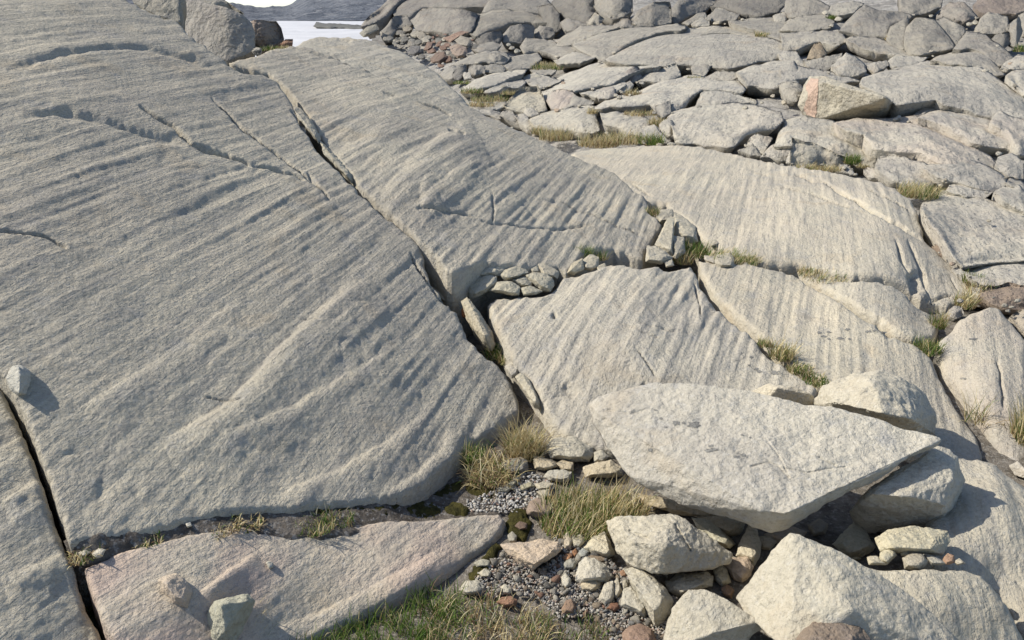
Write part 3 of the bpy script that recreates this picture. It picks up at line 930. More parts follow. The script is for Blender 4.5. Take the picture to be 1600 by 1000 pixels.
slab('E', 'pale smooth bedrock slab with dark lichen spots right of the grassy crack', [(1092, 402), (1110, 405), (1140, 408), (1155, 409), (1165, 405), (1190, 413), (1215, 419), (1240, 425), (1262, 441), (1280, 451),
     (1305, 463), (1330, 479), (1345, 491), (1370, 502), (1400, 523), (1420, 532), (1445, 544), (1458, 560), (1468, 585), (1480, 610), (1495, 632), (1512, 655), (1528, 680),
     (1538, 712), (1520, 735), (1440, 720), (1380, 690), (1300, 665), (1250, 645), (1262, 620), (1292, 606), (1280, 592), (1248, 572), (1228, 558), (1208, 542), (1193, 524), (1172, 507), (1148, 489),
     (1128, 469), (1108, 445), (1097, 425)], fR, step=2.0, edge=0.035, skirt=0.4, seed=8, stri=0.85, rough=0.55, run=((1275, 600), (1284, 480)), group='polished bedrock slabs', tint=(1.06, 1.045, 1.0), pink=0.1,
     feats=[('hollow', [(1370, 505), (1395, 525)], 6, 0.02)])
slab('D', 'central striped bedrock slab with deep steep scratches below the wedged stones', [(762, 472), (775, 463), (790, 463), (830, 461), (850, 459), (868, 449), (880, 433), (920, 423), (955, 409), (975, 411), (1000, 416), (1030, 413), (1045, 421),
     (1065, 416), (1080, 415), (1088, 428), (1097, 450), (1117, 475), (1138, 496), (1162, 514), (1182, 531), (1198, 552), (1222, 568), (1243, 580), (1265, 594), (1280, 606), (1250, 640),
     (1240, 660), (1100, 690), (940, 700), (900, 688), (880, 674), (864, 656), (852, 635), (842, 612), (830, 590), (817, 575), (802, 562), (794, 545), (782, 520), (771, 500)], fR, step=2.0,
     edge=0.025, skirt=0.4, seed=9, stri=2.1, rough=0.95, run=((867, 604), (984, 420)), group='polished bedrock slabs', pink=0.06, feats=[
     ('groove', [(940, 620), (970, 620), (1000, 605), (1010, 595)], 1.8, 0.03), ('groove', [(995, 545), (1015, 570), (1025, 590)], 1.8, 0.015), ('groove', [(998, 515), (1030, 528)], 1.4, 0.012),
     ('hollow', [(863, 490), (868, 497)], 3, 0.03), ('groove', [(1085, 440), (1092, 470), (1095, 500)], 2.2, 0.016), ('hollow', [(880, 600), (900, 620)], 10, 0.02), ('groove', [(990, 500), (1050, 515), (1080, 520)], 1.2, 0.01)])
slab('S', 'rounded bedrock hump at the right edge above the tan block', [(1470, 560), (1462, 545), (1466, 528), (1490, 508), (1500, 492), (1530, 478), (1548, 471), (1566, 478), (1585, 500), (1610, 530), (1610, 690),
     (1604, 738), (1580, 727), (1558, 704), (1543, 668), (1527, 640), (1508, 615), (1490, 595), (1474, 584)], fS, step=2.0, edge=0.05, skirt=0.4, seed=10, stri=0.9, rough=0.7,
     run=((1560, 600), (1545, 520)), group='polished bedrock slabs', tint=(1.02, 1.01, 0.99), pink=0.25, feats=[('groove', [(1500, 588), (1510, 592)], 2, 0.01), ('groove', [(1558, 560), (1566, 600), (1570, 640)], 3, 0.015)])
slab('R2', 'smooth fluted bedrock at the right edge behind the boulder pile', [(1478, 712), (1500, 706), (1535, 709), (1560, 716), (1580, 735), (1620, 758), (1620, 1010), (1600, 990), (1580, 950), (1555, 920), (1520, 900), (1480, 890), (1440, 885), (1450, 800)],
     fR2, step=2.2, edge=0.04, skirt=0.3, seed=12, stri=0.9, rough=0.6, run=((1590, 860), (1565, 770)), group='polished bedrock slabs', tint=(1.0, 0.99, 0.97))
slab('R3', 'pale bedrock shelf in the lower right corner carrying pebbles', [(1320, 884), (1360, 880), (1400, 884), (1450, 883), (1510, 885), (1535, 893), (1560, 918), (1580, 950), (1598, 985), (1620, 1030), (1470, 1030), (1400, 960)],
     fR3, step=2.2, edge=0.03, skirt=0.25, seed=13, stri=0.6, rough=0.7, run=((1560, 980), (1535, 910)), group='polished bedrock slabs', tint=(1.02, 1.01, 0.97))

# soil in the trench below the whaleback, and at the foot of the pile on the right
fTr = Field([(u, v, float(tilted(u, v, -0.458, -0.40, 0.178, -.018))) for u, v in ((105, 842), (250, 825), (350, 799), (480, 792), (600, 783), (130, 862), (300, 822), (450, 806))] +
            Z((700, 775, .0), (760, 760, -.005), (800, 700, 0), (800, 830, 0), (640, 765, .03), (120, 890, .235)))
sheet('soil', 'dark damp soil in the trench under the whaleback', [(95, 830), (200, 815), (330, 788), (450, 780), (560, 770), (640, 740), (720, 690), (800, 680), (860, 700), (800, 800), (760, 835), (600, 840), (400, 850), (200, 880), (120, 900), (105, 860)], fTr, M_SOIL, 3, 0.005, 22)

# bedrock that goes on past the right edge of the picture
fX = Field(Z((1606, 420, .10), (1606, 500, .04), (1606, 600, .0), (1606, 700, .0), (1606, 760, .08), (1606, 900, .06), (1606, 1100, .0), (1606, 300, .13), (2300, 1100, -.1), (2300, 700, .1), (2300, 500, .2), (2300, 300, .25), (1900, 600, .12), (1900, 900, .05)))
xo = slab('X', None, [(1607, 300), (2300, 285), (2300, 1100), (1607, 1100)], fX, step=5, edge=0.04, skirt=0.4, seed=31, stri=1.0, rough=1.0, name='bedrock')
xo['kind'] = 'structure'; xo['label'] = 'striped bedrock going on at the right'
def crest_ground():
    X, Y = np.meshgrid(np.linspace(-9, -1.2, 60), np.linspace(5.2, 16, 70))
    p = np.stack([X.ravel(), Y.ravel(), 0 * X.ravel()], -1)
    wx = np.clip((-1.9 - p[:, 0]) / 1.3, 0, 1); wy = np.clip((13.5 - p[:, 1]) / 4, 0, 1)
    s = lambda t: t * t * (3 - 2 * t)
    p[:, 2] = -0.5 + 1.52 * s(wx) * s(wy) + 0.05 * fbm(p * 1.5, 3)
    idx = np.arange(p.shape[0]).reshape(X.shape)
    q = np.stack([idx[:-1, :-1], idx[:-1, 1:], idx[1:, 1:], idx[1:, :-1]], -1).reshape(-1, 4)
    tag(link('bedrock', p, q, M_FAR), 'bedrock crest behind the whaleback', 'bedrock', kind='structure')
crest_ground()
# ------------------------------------------------------------------ big loose blocks, lower right
LIT = (.99, .99, 1.0)
hrock('large pale flat topped angular slab with grey lichen spots lying tilted on rubble',
      [(920, 632, .25), (935, 620, .29), (970, 610, .31), (1000, 601, .335), (1030, 597, .36), (1100, 605, .375), (1180, 612, .385), (1330, 645, .38), (1470, 687, .36), (1465, 694, .335), (1390, 735, .28),
       (1345, 757, .245), (1300, 768, .20), (1285, 786, .165), (1230, 826, .165), (1205, 830, .17), (1150, 810, .165), (1060, 787, .14), (985, 742, .17), (945, 700, .20), (925, 662, .235)],
      [(935, 645, .285), (1008, 690, .285), (1110, 741, .278), (1130, 744, .278), (1186, 797, .262), (1225, 803, .26), (1262, 783, .27), (1302, 762, .285), (1348, 750, .30), (1396, 729, .315)], thick=.12, name='boulder', cat='boulder', rough=.5, wear=1, seed=1, tint=(.99, 1.0, 1.03), detail=2.6, fine=100, feats=[([(1175, 729), (1200, 722), (1216, 728), (1232, 746)], 1.5, .009), ([(1200, 690), (1212, 705), (1222, 722), (1234, 747)], 1.4, .006), ([(1222, 731), (1262, 739), (1290, 733), (1320, 730)], 1.3, .006), ([(1280, 715), (1305, 728)], 1.5, .008), ([(945, 640), (985, 648), (1010, 640)], 2.5, .008), ([(1050, 790), (1100, 800)], 2, .01)])
hrock('pale boulder leaning behind the large flat topped slab', [(1270, 632, .1), (1285, 602, .2), (1310, 592, .25), (1330, 585, .28), (1370, 578, .31), (1415, 590, .29), (1440, 612, .23), (1447, 630, .19), (1462, 650, .15), (1466, 682, .05),
      (1440, 694, .02), (1380, 684, .05), (1300, 664, .05)], [(1366, 602, .33), (1425, 655, .25), (1380, 645, .28), (1300, 630, .24), (1420, 610, .285)], thick=.1, name='boulder', cat='boulder', rough=.8, wear=3, seed=2, tint=(1.0,1.0,.99), detail=2.6, fine=80)
hrock('blocky pale boulder with a grey lower face wedged against the flat slab', [(1325, 800, .1), (1340, 780, .17), (1360, 760, .21), (1400, 735, .26), (1465, 697, .31), (1483, 703, .30), (1495, 715, .28), (1505, 750, .2), (1495, 790, .1), (1475, 820, .05),
      (1440, 829, .04), (1380, 826, .03), (1350, 832, .02), (1330, 815, .05)], [(1362, 772, .24), (1372, 768, .245), (1420, 776, .25), (1478, 790, .205), (1488, 752, .26)], thick=.12, name='boulder', cat='boulder', rough=.7, wear=3, seed=3, tint=LIT, detail=2.6, fine=80)
hrock('large pale triangular block with speckled face at the bottom right', [(1235, 832, .32), (1222, 845, .29), (1190, 885, .22), (1150, 935, .13), (1165, 958, .13), (1200, 990, .15), (1230, 1015, .17), (1500, 1025, .15), (1487, 985, .17),
      (1450, 945, .22), (1400, 908, .255), (1350, 884, .28), (1300, 858, .31)], [(1250, 850, .315), (1330, 955, .262), (1240, 940, .245), (1180, 935, .17)], thick=.3, name='boulder', cat='boulder', rough=.6, wear=2, seed=4, tint=(1.0, 1.0, .98), detail=2.6, fine=80)
hrock('pale wedge shaped block at the bottom edge left of the triangular block', [(1075, 920, .16), (1050, 950, .1), (1040, 985, .06), (1034, 1018, .04), (1150, 1020, .03), (1195, 978, .1), (1182, 966, .145), (1140, 940, .16), (1118, 926, .17), (1100, 919, .17)],
      [(1120, 988, .13), (1165, 976, .14), (1185, 975, .135)], thick=.12, name='boulder', cat='boulder', rough=.65, wear=2, seed=5, tint=(1.0, .99, .95), detail=2.6, fine=80)
hrock('rounded pale boulder with notched top beside the big grass clump', [(948, 815, .1), (960, 808, .13), (975, 818, .13), (1000, 818, .14), (1030, 803, .175), (1050, 800, .185), (1065, 805, .185), (1085, 825, .17), (1110, 850, .13), (1144, 865, .09),
      (1140, 880, .07), (1100, 890, .085), (1040, 897, .085), (1020, 897, .08), (980, 880, .07), (965, 865, .07), (955, 840, .07)], [(1040, 850, .185), (1090, 860, .13), (990, 848, .15), (1045, 825, .19)], thick=.12, name='boulder', cat='boulder', rough=.95, wear=4, seed=6, tint=(1.0, .99, .95), detail=2.6, fine=80, feats=[([(1055, 820), (1066, 838), (1078, 860)], 1.6, .012), ([(985, 830), (1012, 842)], 2.5, .01)])

gdg = gd0
def gG(u, v): return fG(np.array([u], float), np.array([v], float))[0]
def gA(u, v): return fA(np.array([u], float), np.array([v], float))[0]
def gRr(u, v): return fR(np.array([u], float), np.array([v], float))[0]
def g3(u, v): return float(dz(u, v, 0.10))
def g2(u, v): return float(dz(u, v, 0.05))
GREY = (0.82, 0.83, 0.85); DARK = (0.52, 0.53, 0.56); TAN = (1.05, 0.98, 0.86); WHT = (1.05, 1.05, 1.03); MAUVE = (0.60, 0.51, 0.49); REDC = (0.88, 0.46, 0.34); RUST = (0.62, 0.36, 0.24)
GRP = 'stones lying in the gravel pocket'
PILE = 'stones under and around the boulder pile'
near_stones = [
 ('dark grey angular stone below the straw coloured tussock', [(781, 726), (790, 718), (815, 715), (824, 720), (825, 735), (815, 741), (795, 743), (785, 735)], DARK, GRP),
 ('layered flat slab with dark undercut edge above the big grass clump', [(855, 700), (862, 685), (898, 682), (907, 690), (925, 700), (928, 711), (920, 722), (900, 722), (890, 718), (860, 716)], (.98, .98, .95), GRP),
 ('tan wedge stone beside the dark grey angular stone', [(832, 712), (850, 715), (870, 722), (872, 730), (850, 735), (836, 732)], TAN, GRP),
 ('light bluish grey oblong stone above the big grass clump', [(849, 745), (857, 735), (880, 734), (893, 737), (892, 748), (880, 754), (858, 751)], (.95, .97, .97), GRP),
 ('small pale upright stone between oblong stone and layered slab', [(868, 724), (880, 718), (896, 722), (896, 736), (880, 736)], TAN, GRP),
 ('pale square stone tucked under the tip of the flat topped slab', [(900, 690), (925, 682), (935, 695), (928, 706), (912, 699)], WHT, GRP),
 ('grey stone with dark shadow under the left corner of the flat slab', [(928, 706), (940, 703), (952, 713), (942, 723), (928, 722)], (.95, .95, .92), GRP),
 ('flat pale tan stone half hidden behind the grass clump', [(912, 730), (935, 722), (955, 719), (970, 730), (972, 742), (950, 747), (915, 746)], TAN, GRP),
 ('mauve rounded stone at the left foot of the grass clump', [(822, 797), (828, 783), (842, 777), (858, 782), (868, 798), (860, 808), (838, 808), (824, 804)], MAUVE, GRP),
 ('greenish grey flat pebble in the white grit', [(812, 759), (830, 752), (836, 760), (815, 768)], (.8, .82, .72), GRP),
 ('grey lens shaped stone left of the white grit', [(775, 762), (790, 757), (800, 763), (792, 770), (778, 769)], (.75, .77, .74), GRP),
 ('dark slanted flake stone in the white grit', [(790, 758), (805, 745), (813, 748), (800, 763)], (.65, .67, .62), GRP),
 ('pale flat stone with dark underside beside the grass clump', [(835, 756), (850, 752), (866, 756), (860, 766), (840, 766)], (1, 1, .95), GRP),
 ('squat grey stone touching the left of the grass clump', [(838, 768), (858, 764), (864, 776), (848, 781)], (.8, .8, .77), GRP),
 ('pinkish triangular flat block pointing down in the gravel', [(784, 851), (800, 849), (850, 844), (872, 848), (878, 858), (870, 868), (845, 881), (833, 892), (815, 881), (795, 866)], (1.12, .98, .88), GRP),
 ('small dark brown round stone sitting in the moss', [(804, 822), (812, 814), (824, 818), (824, 827), (812, 829)], (.36, .28, .26), GRP),
 ('grey stone above the tip of the pink triangular block', [(793, 836), (800, 830), (808, 837), (806, 849), (795, 847)], (.72, .72, .7), GRP),
 ('pale pinkish upright stone below the grass clump', [(880, 838), (887, 830), (895, 842), (892, 860), (882, 857)], (1.0, .93, .86), GRP),
 ('pale cracked stone at the lower edge of the grass clump', [(893, 838), (908, 834), (916, 845), (905, 857), (895, 856)], (.95, .94, .88), GRP),
 ('cream four sided stone left of the notched boulder', [(912, 856), (925, 840), (944, 830), (953, 848), (960, 866), (950, 871), (925, 866)], (1.13, 1.1, 1.0), GRP),
 ('large rust orange pebble beside two smaller rust pebbles', [(893, 862), (900, 856), (904, 866), (898, 871)], RUST, GRP),
 ('rust orange twin pebble at the corner of the pink block', [(878, 871), (886, 864), (894, 868), (892, 876), (882, 877)], (.8, .48, .32), GRP),
 ('bluish grey stone between rust pebbles and cream stone', [(903, 864), (911, 856), (920, 862), (916, 872), (906, 873)], (.72, .78, .84), GRP),
 ('long brown stone beneath the cream four sided stone', [(917, 869), (935, 866), (950, 873), (945, 879), (928, 877)], (.50, .42, .36), GRP),
 ('dark grey blunt stone left of the whitish triangular stone', [(878, 880), (892, 872), (902, 878), (898, 890), (882, 889)], (.68, .7, .7), GRP),
 ('whitish triangular stone above a tan one in the gravel', [(899, 907), (905, 880), (915, 871), (930, 872), (945, 882), (956, 900), (948, 911), (930, 905), (906, 913)], WHT, GRP),
 ('tan rounded stone leaning under the whitish triangular stone', [(905, 914), (925, 901), (940, 908), (938, 919), (925, 926), (910, 921)], (1.0, .93, .80), GRP),
 ('small white chip stone standing in mid gravel', [(877, 902), (884, 895), (892, 905), (892, 915), (884, 920), (878, 912)], WHT, GRP),
 ('pale upright wedge stone right of the tan rounded stone', [(935, 936), (945, 911), (958, 908), (960, 930), (955, 944), (945, 945)], (1.05, 1.04, 1.0), GRP),
 ('narrow finger stone standing beside the pale wedge', [(960, 907), (966, 903), (972, 925), (963, 936), (958, 930)], (1.03, 1.0, .93), GRP),
 ('second narrow finger stone closest to the long slab', [(971, 910), (977, 905), (982, 915), (977, 924), (973, 922)], (.98, .96, .9), GRP),
 ('pale speckled diamond shaped stone below the long slab', [(970, 946), (975, 920), (985, 917), (1000, 926), (1012, 955), (1008, 966), (995, 959)], (1.06, 1.06, 1.02), GRP),
 ('long pale slab leaning diagonally below the notched boulder', [(975, 890), (1000, 888), (1020, 900), (1040, 920), (1051, 938), (1046, 957), (1036, 972), (1023, 978), (1014, 955), (1001, 925), (985, 908)], (1.07, 1.06, 1.0), GRP),
 ('greenish pale slab flake on the right flank of the notched boulder', [(1080, 808), (1110, 815), (1140, 840), (1149, 850), (1140, 857), (1115, 849), (1090, 826)], (.98, 1.0, .92), PILE),
 ('tall pale leaning stone under the prow of the flat slab', [(1150, 868), (1155, 850), (1170, 820), (1181, 826), (1189, 850), (1187, 870), (1178, 884), (1170, 872)], (1.06, 1.03, .95), PILE),
 ('pinkish disc shaped stone in front of the tall leaning stone', [(1132, 882), (1145, 872), (1168, 870), (1177, 885), (1173, 900), (1160, 911), (1147, 905)], (.98, .84, .76), PILE),
 ('cream finger stone left of the pinkish disc stone', [(1114, 892), (1127, 882), (1136, 890), (1142, 910), (1128, 917), (1118, 907)], (1.05, 1.03, .93), PILE),
 ('long pale stone lying below the notched boulder', [(1040, 908), (1060, 898), (1105, 894), (1113, 900), (1112, 916), (1090, 921), (1062, 931), (1045, 924)], (1.03, 1.02, .96), PILE),
 ('small brown egg shaped stone below the cream finger stone', [(1126, 920), (1136, 913), (1147, 921), (1143, 936), (1132, 931)], (.56, .40, .31), PILE),
 ('reddish speckled boulder cut by the bottom edge', [(972, 990), (982, 979), (1000, 975), (1018, 983), (1025, 1000), (1018, 1015), (975, 1015)], (.60, .45, .40), GRP),
 ('brick red oval stone at the edge of the dry grass', [(775, 941), (783, 933), (798, 931), (809, 938), (806, 947), (788, 949)], (.62, .39, .31), GRP),
 ('reddish brown rounded stone in the lower gravel', [(877, 952), (884, 938), (893, 936), (900, 948), (897, 960), (880, 959)], (.60, .45, .38), GRP),
 ('small deep red stone between pale wedges', [(947, 951), (954, 942), (965, 942), (969, 950), (960, 957)], (.5, .29, .22), GRP),
 ('tiny brick red stone beside the narrow finger stones', [(968, 893), (975, 889), (981, 896), (977, 902), (970, 901)], (.66, .44, .34), GRP),
 ('pale striped stone at the rim of the green grass', [(715, 922), (728, 909), (748, 907), (757, 917), (752, 927), (727, 930)], (.98, .98, .95), GRP),
 ('grey stone with mossy side on the rim of the low hump', [(740, 880), (752, 873), (766, 876), (766, 885), (745, 887)], (.85, .86, .8), GRP),
 ('pale stone at the upper left of the gravel', [(748, 895), (757, 888), (768, 893), (766, 902), (752, 902)], (.98, .97, .9), GRP),
 ('small white stone near the green moss', [(782, 917), (790, 912), (800, 920), (797, 929), (784, 929)], (1.0, 1.0, .96), GRP),
 ('dark brown round stone cut by the bottom edge on the triangular block', [(1240, 1010), (1252, 988), (1272, 974), (1295, 969), (1320, 970), (1343, 980), (1358, 1000), (1356, 1020), (1245, 1020)], (.52, .45, .42), PILE),
 ('tan slab flake under the left side of the flat topped slab', [(1000, 772), (1040, 784), (1075, 790), (1120, 797), (1134, 806), (1110, 812), (1060, 803), (1012, 790)], (1.05, .96, .80), PILE),
 ('tan shaded stone just under the prow of the flat slab', [(1085, 806), (1125, 806), (1165, 815), (1155, 835), (1140, 838), (1112, 816)], (1.0, .94, .82), PILE),
 ('pale edged block beneath the blocky boulder', [(1300, 850), (1335, 815), (1352, 828), (1366, 855), (1347, 871), (1325, 873)], (1.0, .98, .88), PILE),
 ('long cream stone lying below the blocky boulder', [(1369, 842), (1388, 827), (1430, 824), (1480, 830), (1484, 845), (1471, 868), (1442, 862), (1410, 855), (1377, 861)], (1.08, 1.06, .93), PILE),
 ('cream cube stone left of the grey rounded stone on the shelf', [(1375, 864), (1394, 852), (1401, 868), (1386, 882), (1373, 876)], (1.05, 1.03, .9), PILE),
 ('grey brown stone on the edge of the pale shelf', [(1410, 872), (1425, 864), (1442, 866), (1451, 878), (1437, 892), (1414, 888)], (.82, .80, .76), PILE),
 ('small reddish stone at the right end of the shelf row', [(1472, 874), (1481, 864), (1491, 868), (1492, 879), (1478, 883)], (.88, .62, .5), PILE),
 ('pale flat stone at the left start of the shelf row', [(1354, 870), (1370, 868), (1387, 882), (1358, 883)], (1.0, .98, .9), PILE),
 ('small pale stone behind the grey brown shelf stone', [(1405, 858), (1418, 853), (1427, 862), (1420, 870), (1408, 869)], (1.02, 1.0, .9), PILE),
 ('thin grey flake between grey brown and reddish shelf stones', [(1443, 864), (1465, 871), (1481, 882), (1455, 884)], (.9, .9, .88), PILE),
 ('tan pebble below the pale edged block', [(1327, 867), (1340, 862), (1346, 874), (1332, 877)], (1, .96, .8), PILE),
 ('last small pale pebble right of the reddish shelf stone', [(1490, 878), (1499, 872), (1509, 880), (1496, 884)], (1.0, .97, .9), PILE),
 ('small square tan stone in the shade under the slab prow', [(1186, 838), (1205, 836), (1215, 846), (1203, 860), (1190, 858)], (1, .93, .82), PILE),
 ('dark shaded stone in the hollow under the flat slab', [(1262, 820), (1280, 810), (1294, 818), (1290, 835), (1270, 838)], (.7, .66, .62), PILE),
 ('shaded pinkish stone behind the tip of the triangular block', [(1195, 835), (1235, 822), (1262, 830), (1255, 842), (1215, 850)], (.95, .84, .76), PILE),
]
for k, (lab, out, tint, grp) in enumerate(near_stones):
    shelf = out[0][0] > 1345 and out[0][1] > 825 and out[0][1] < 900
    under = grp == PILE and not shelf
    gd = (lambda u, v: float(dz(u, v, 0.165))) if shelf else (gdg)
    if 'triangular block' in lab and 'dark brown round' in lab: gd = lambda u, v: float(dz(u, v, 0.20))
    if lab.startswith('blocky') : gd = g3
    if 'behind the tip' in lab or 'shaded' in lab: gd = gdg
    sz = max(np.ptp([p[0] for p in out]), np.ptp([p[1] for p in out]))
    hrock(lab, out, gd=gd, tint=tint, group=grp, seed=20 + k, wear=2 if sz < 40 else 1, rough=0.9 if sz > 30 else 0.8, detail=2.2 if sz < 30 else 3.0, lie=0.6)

# ------------------------------------------------------------------ stones lying on the bedrock
onrock = [
 ('bluish white stone sitting on the crack at the left edge', [(10, 592), (14, 580), (20, 573), (30, 571), (40, 575), (48, 582), (46, 600), (41, 615), (29, 618), (17, 609)], [(29, 574, .55), (31, 590, .7), (30, 614, .6)], gA, (1.0, 1.04, 1.1), 0),
 ('pinkish flat stone casting a shadow on the low hump', [(247, 906), (258, 900), (275, 896), (290, 905), (300, 925), (292, 950), (272, 943), (255, 925)], (), gG, (1.0, .92, .88), .5),
 ('upright grey green hooked stone at the bottom edge beside grass', [(326, 958), (335, 940), (352, 938), (372, 931), (386, 929), (397, 940), (394, 954), (372, 963), (367, 985), (362, 1012), (328, 1012)], [(345, 945, .6), (352, 985, .6), (385, 940, .4)], gG, (.80, .84, .80), 0),
 ('tiny pale stone alone on the low hump', [(415, 880), (419, 876), (427, 880), (428, 886), (421, 890)], (), gG, (.95, .97, 1.0), 0),
 ('pale triangular chip at the corner of the low hump', [(142, 865), (155, 856), (166, 859), (160, 870), (150, 873)], (), gG, (1.1, 1.09, 1.07), 0),
 ('pale blunt chip beside the triangular chip near the crack', [(121, 864), (133, 858), (143, 863), (131, 871)], (), gG, (1.0, 1.0, .98), 0),
 ('tiny white chip on the upper rim of the low hump', [(289, 818), (297, 815), (301, 822), (293, 825)], (), gG, (1.15, 1.15, 1.15), 0),
]
for k, (lab, out, inn, gd, tint, pk) in enumerate(onrock):
    hrock(lab, out, inn, gd=gd, tint=tint, pink=pk, seed=90 + k, wear=2, rough=.8, detail=2.4, lie=0.75 if 'hooked' not in lab else .35, lift=.0, h=.4, group='stones lying on the bedrock')

# ------------------------------------------------------------------ stones wedged in the cracks
fCr = Field(Z((690, 420, .30), (720, 450, .22), (760, 440, .27), (860, 430, .24), (940, 410, .21), (740, 500, .14), (770, 540, .10), (800, 575, .08), (840, 625, .03), (1030, 360, .19), (1080, 390, .15),
              (1050, 410, .155), (1140, 405, .17), (670, 400, .30)))
def gCr(u, v): return float(fCr(np.array([u], float), np.array([v], float))[0])
WED = 'stones wedged in the open joint'
wedged = [
 ('largest rounded stone on top of the wedged row', [(724, 420), (735, 410), (755, 403), (775, 407), (790, 412), (789, 423), (778, 431), (765, 429), (740, 436), (728, 431)], (.98, .97, .93)),
 ('oblong stone leaning under the largest wedged stone', [(729, 442), (758, 430), (775, 432), (776, 443), (760, 456), (746, 464), (736, 467), (728, 456)], (.95, .94, .90)),
 ('lens shaped stone right of the largest wedged stone', [(780, 430), (790, 421), (805, 416), (822, 421), (826, 426), (810, 433), (790, 438)], (.9, .9, .86)),
 ('flat long stone at the bottom of the wedged row', [(765, 454), (778, 440), (800, 440), (813, 448), (811, 461), (800, 462)], (.92, .91, .86)),
 ('small flat stone in the middle of the wedged row', [(798, 437), (820, 432), (833, 440), (830, 449), (815, 448)], (.9, .89, .85)),
 ('knobbly stone at the right of the wedged row', [(822, 431), (835, 425), (850, 427), (863, 434), (866, 446), (860, 456), (845, 454), (832, 442)], (.95, .94, .88)),
 ('low stone below the knobbly wedged stone', [(813, 450), (830, 446), (848, 455), (838, 460), (818, 462)], (.88, .88, .83)),
 ('pale wedge stone above the knobbly stone', [(840, 413), (850, 410), (862, 417), (873, 425), (871, 436), (855, 433), (845, 429)], (.98, .96, .9)),
 ('small stone chip left of the pale wedge stone', [(828, 420), (840, 414), (844, 425), (832, 427)], (.9, .9, .86)),
 ('tan stone filling the notch left of the green tuft', [(885, 427), (894, 411), (910, 404), (913, 421), (896, 430)], (.98, .95, .86)),
 ('rounded stone under the green tuft in the notch', [(910, 406), (922, 397), (936, 402), (936, 416), (925, 423), (913, 421)], (.96, .94, .88)),
 ('small pale stone right of the rounded notch stone', [(930, 417), (945, 411), (949, 419), (935, 426)], (1.0, .99, .94)),
 ('blocky stone at the left of the wedged row', [(698, 437), (712, 426), (724, 431), (726, 441), (720, 451), (708, 452), (698, 449)], (.9, .88, .83)),
 ('pale block stuck where the two joints meet', [(692, 456), (705, 448), (718, 450), (721, 465), (718, 481), (711, 479), (700, 466)], (1.02, 1.01, .97)),
 ('long tan sliver of rock standing inside the dark joint', [(721, 472), (730, 465), (737, 472), (752, 492), (767, 516), (773, 537), (768, 547), (755, 541), (741, 521), (729, 497)], (.95, .92, .84)),
 ('rusty orange chip deep in the joint', [(721, 483), (727, 477), (730, 488), (725, 498), (721, 494)], (.85, .42, .24)),
 ('dark slab fragment lining the joint above the wedged row', [(664, 397), (672, 390), (684, 405), (694, 425), (698, 446), (691, 451), (678, 436), (669, 419)], (.62, .62, .6)),
 ('shaded block beneath the brow left of the largest wedged stone', [(686, 402), (700, 406), (726, 418), (722, 428), (706, 432), (692, 425)], (.72, .71, .68)),
 ('thin pale splinter at the left rim of the joint', [(676, 447), (685, 455), (701, 469), (711, 480), (700, 476), (685, 466)], (1.0, 1.0, .96)),
 ('pale square stone in the joint below the small tuft', [(788, 572), (802, 565), (812, 575), (808, 586), (800, 591), (793, 581)], (1.05, 1.04, 1.02)),
 ('long pale stone tilted in the joint above the straw tussock', [(805, 589), (815, 583), (826, 592), (834, 612), (846, 630), (844, 641), (834, 636), (821, 613)], (1.04, 1.02, .95)),
 ('round block corner beside the grassy hole', [(1022, 338), (1034, 328), (1050, 326), (1056, 345), (1042, 346), (1030, 349)], (1.0, .99, .95)),
 ('tall leaning prism of rock with a pale edge in the broken joint', [(1023, 382), (1030, 368), (1043, 343), (1053, 340), (1053, 402), (1046, 400)], (1.0, .99, .94)),
 ('flat tilted plate right of the leaning prism', [(1053, 332), (1068, 338), (1086, 354), (1091, 378), (1076, 380), (1054, 370)], (.98, .97, .93)),
 ('cracked block below the leaning prism', [(1011, 384), (1024, 384), (1038, 391), (1051, 403), (1032, 413), (1009, 409)], (.98, .97, .93)),
 ('smooth grey plate between prism and grass', [(1052, 369), (1069, 371), (1071, 395), (1056, 405), (1051, 401)], (.9, .9, .88)),
 ('small pale stone low in the broken joint', [(1037, 409), (1050, 405), (1054, 415), (1041, 418)], (1.05, 1.03, .98)),
 ('flat grey stone on the rim below the grass line', [(1119, 399), (1140, 395), (1148, 405), (1146, 418), (1125, 419), (1117, 411)], (.95, .94, .9)),
 ('pale chip left of the flat grey rim stone', [(1100, 399), (1118, 400), (1118, 414), (1101, 406)], (1.02, 1.0, .96)),
 ('small rounded stone where the lower joint opens', [(1105, 376), (1118, 374), (1125, 381), (1112, 387)], (.92, .9, .86)),
]
for k, (lab, out, tint) in enumerate(wedged):
    hrock(lab, out, gd=gCr, tint=tint, seed=130 + k, wear=3, rough=.85, detail=2.0, lie=.6, h=.3, lift=.07, group=WED)
for k, (lab, out, tint) in enumerate([
 ('upper rock sliver filling the long joint beside the whaleback', [(457, 166), (470, 171), (487, 189), (501, 215), (498, 224), (481, 203), (465, 184)], (.86, .86, .85)),
 ('lower rock sliver filling the long joint beside the whaleback', [(501, 222), (516, 234), (541, 257), (557, 281), (549, 286), (526, 263), (507, 241)], (.9, .9, .88)),
 ('small rock chip at the lower end of the joint slivers', [(557, 281), (567, 286), (573, 300), (566, 305), (558, 296)], (.85, .84, .82))]):
    hrock(lab, out, gd=lambda u, v: float(tilted(u, v, -0.458, -0.40, 0.178, -.05)), tint=tint, seed=180 + k, wear=1, rough=1.0, detail=2.0, lie=.95, h=.15, group=WED)
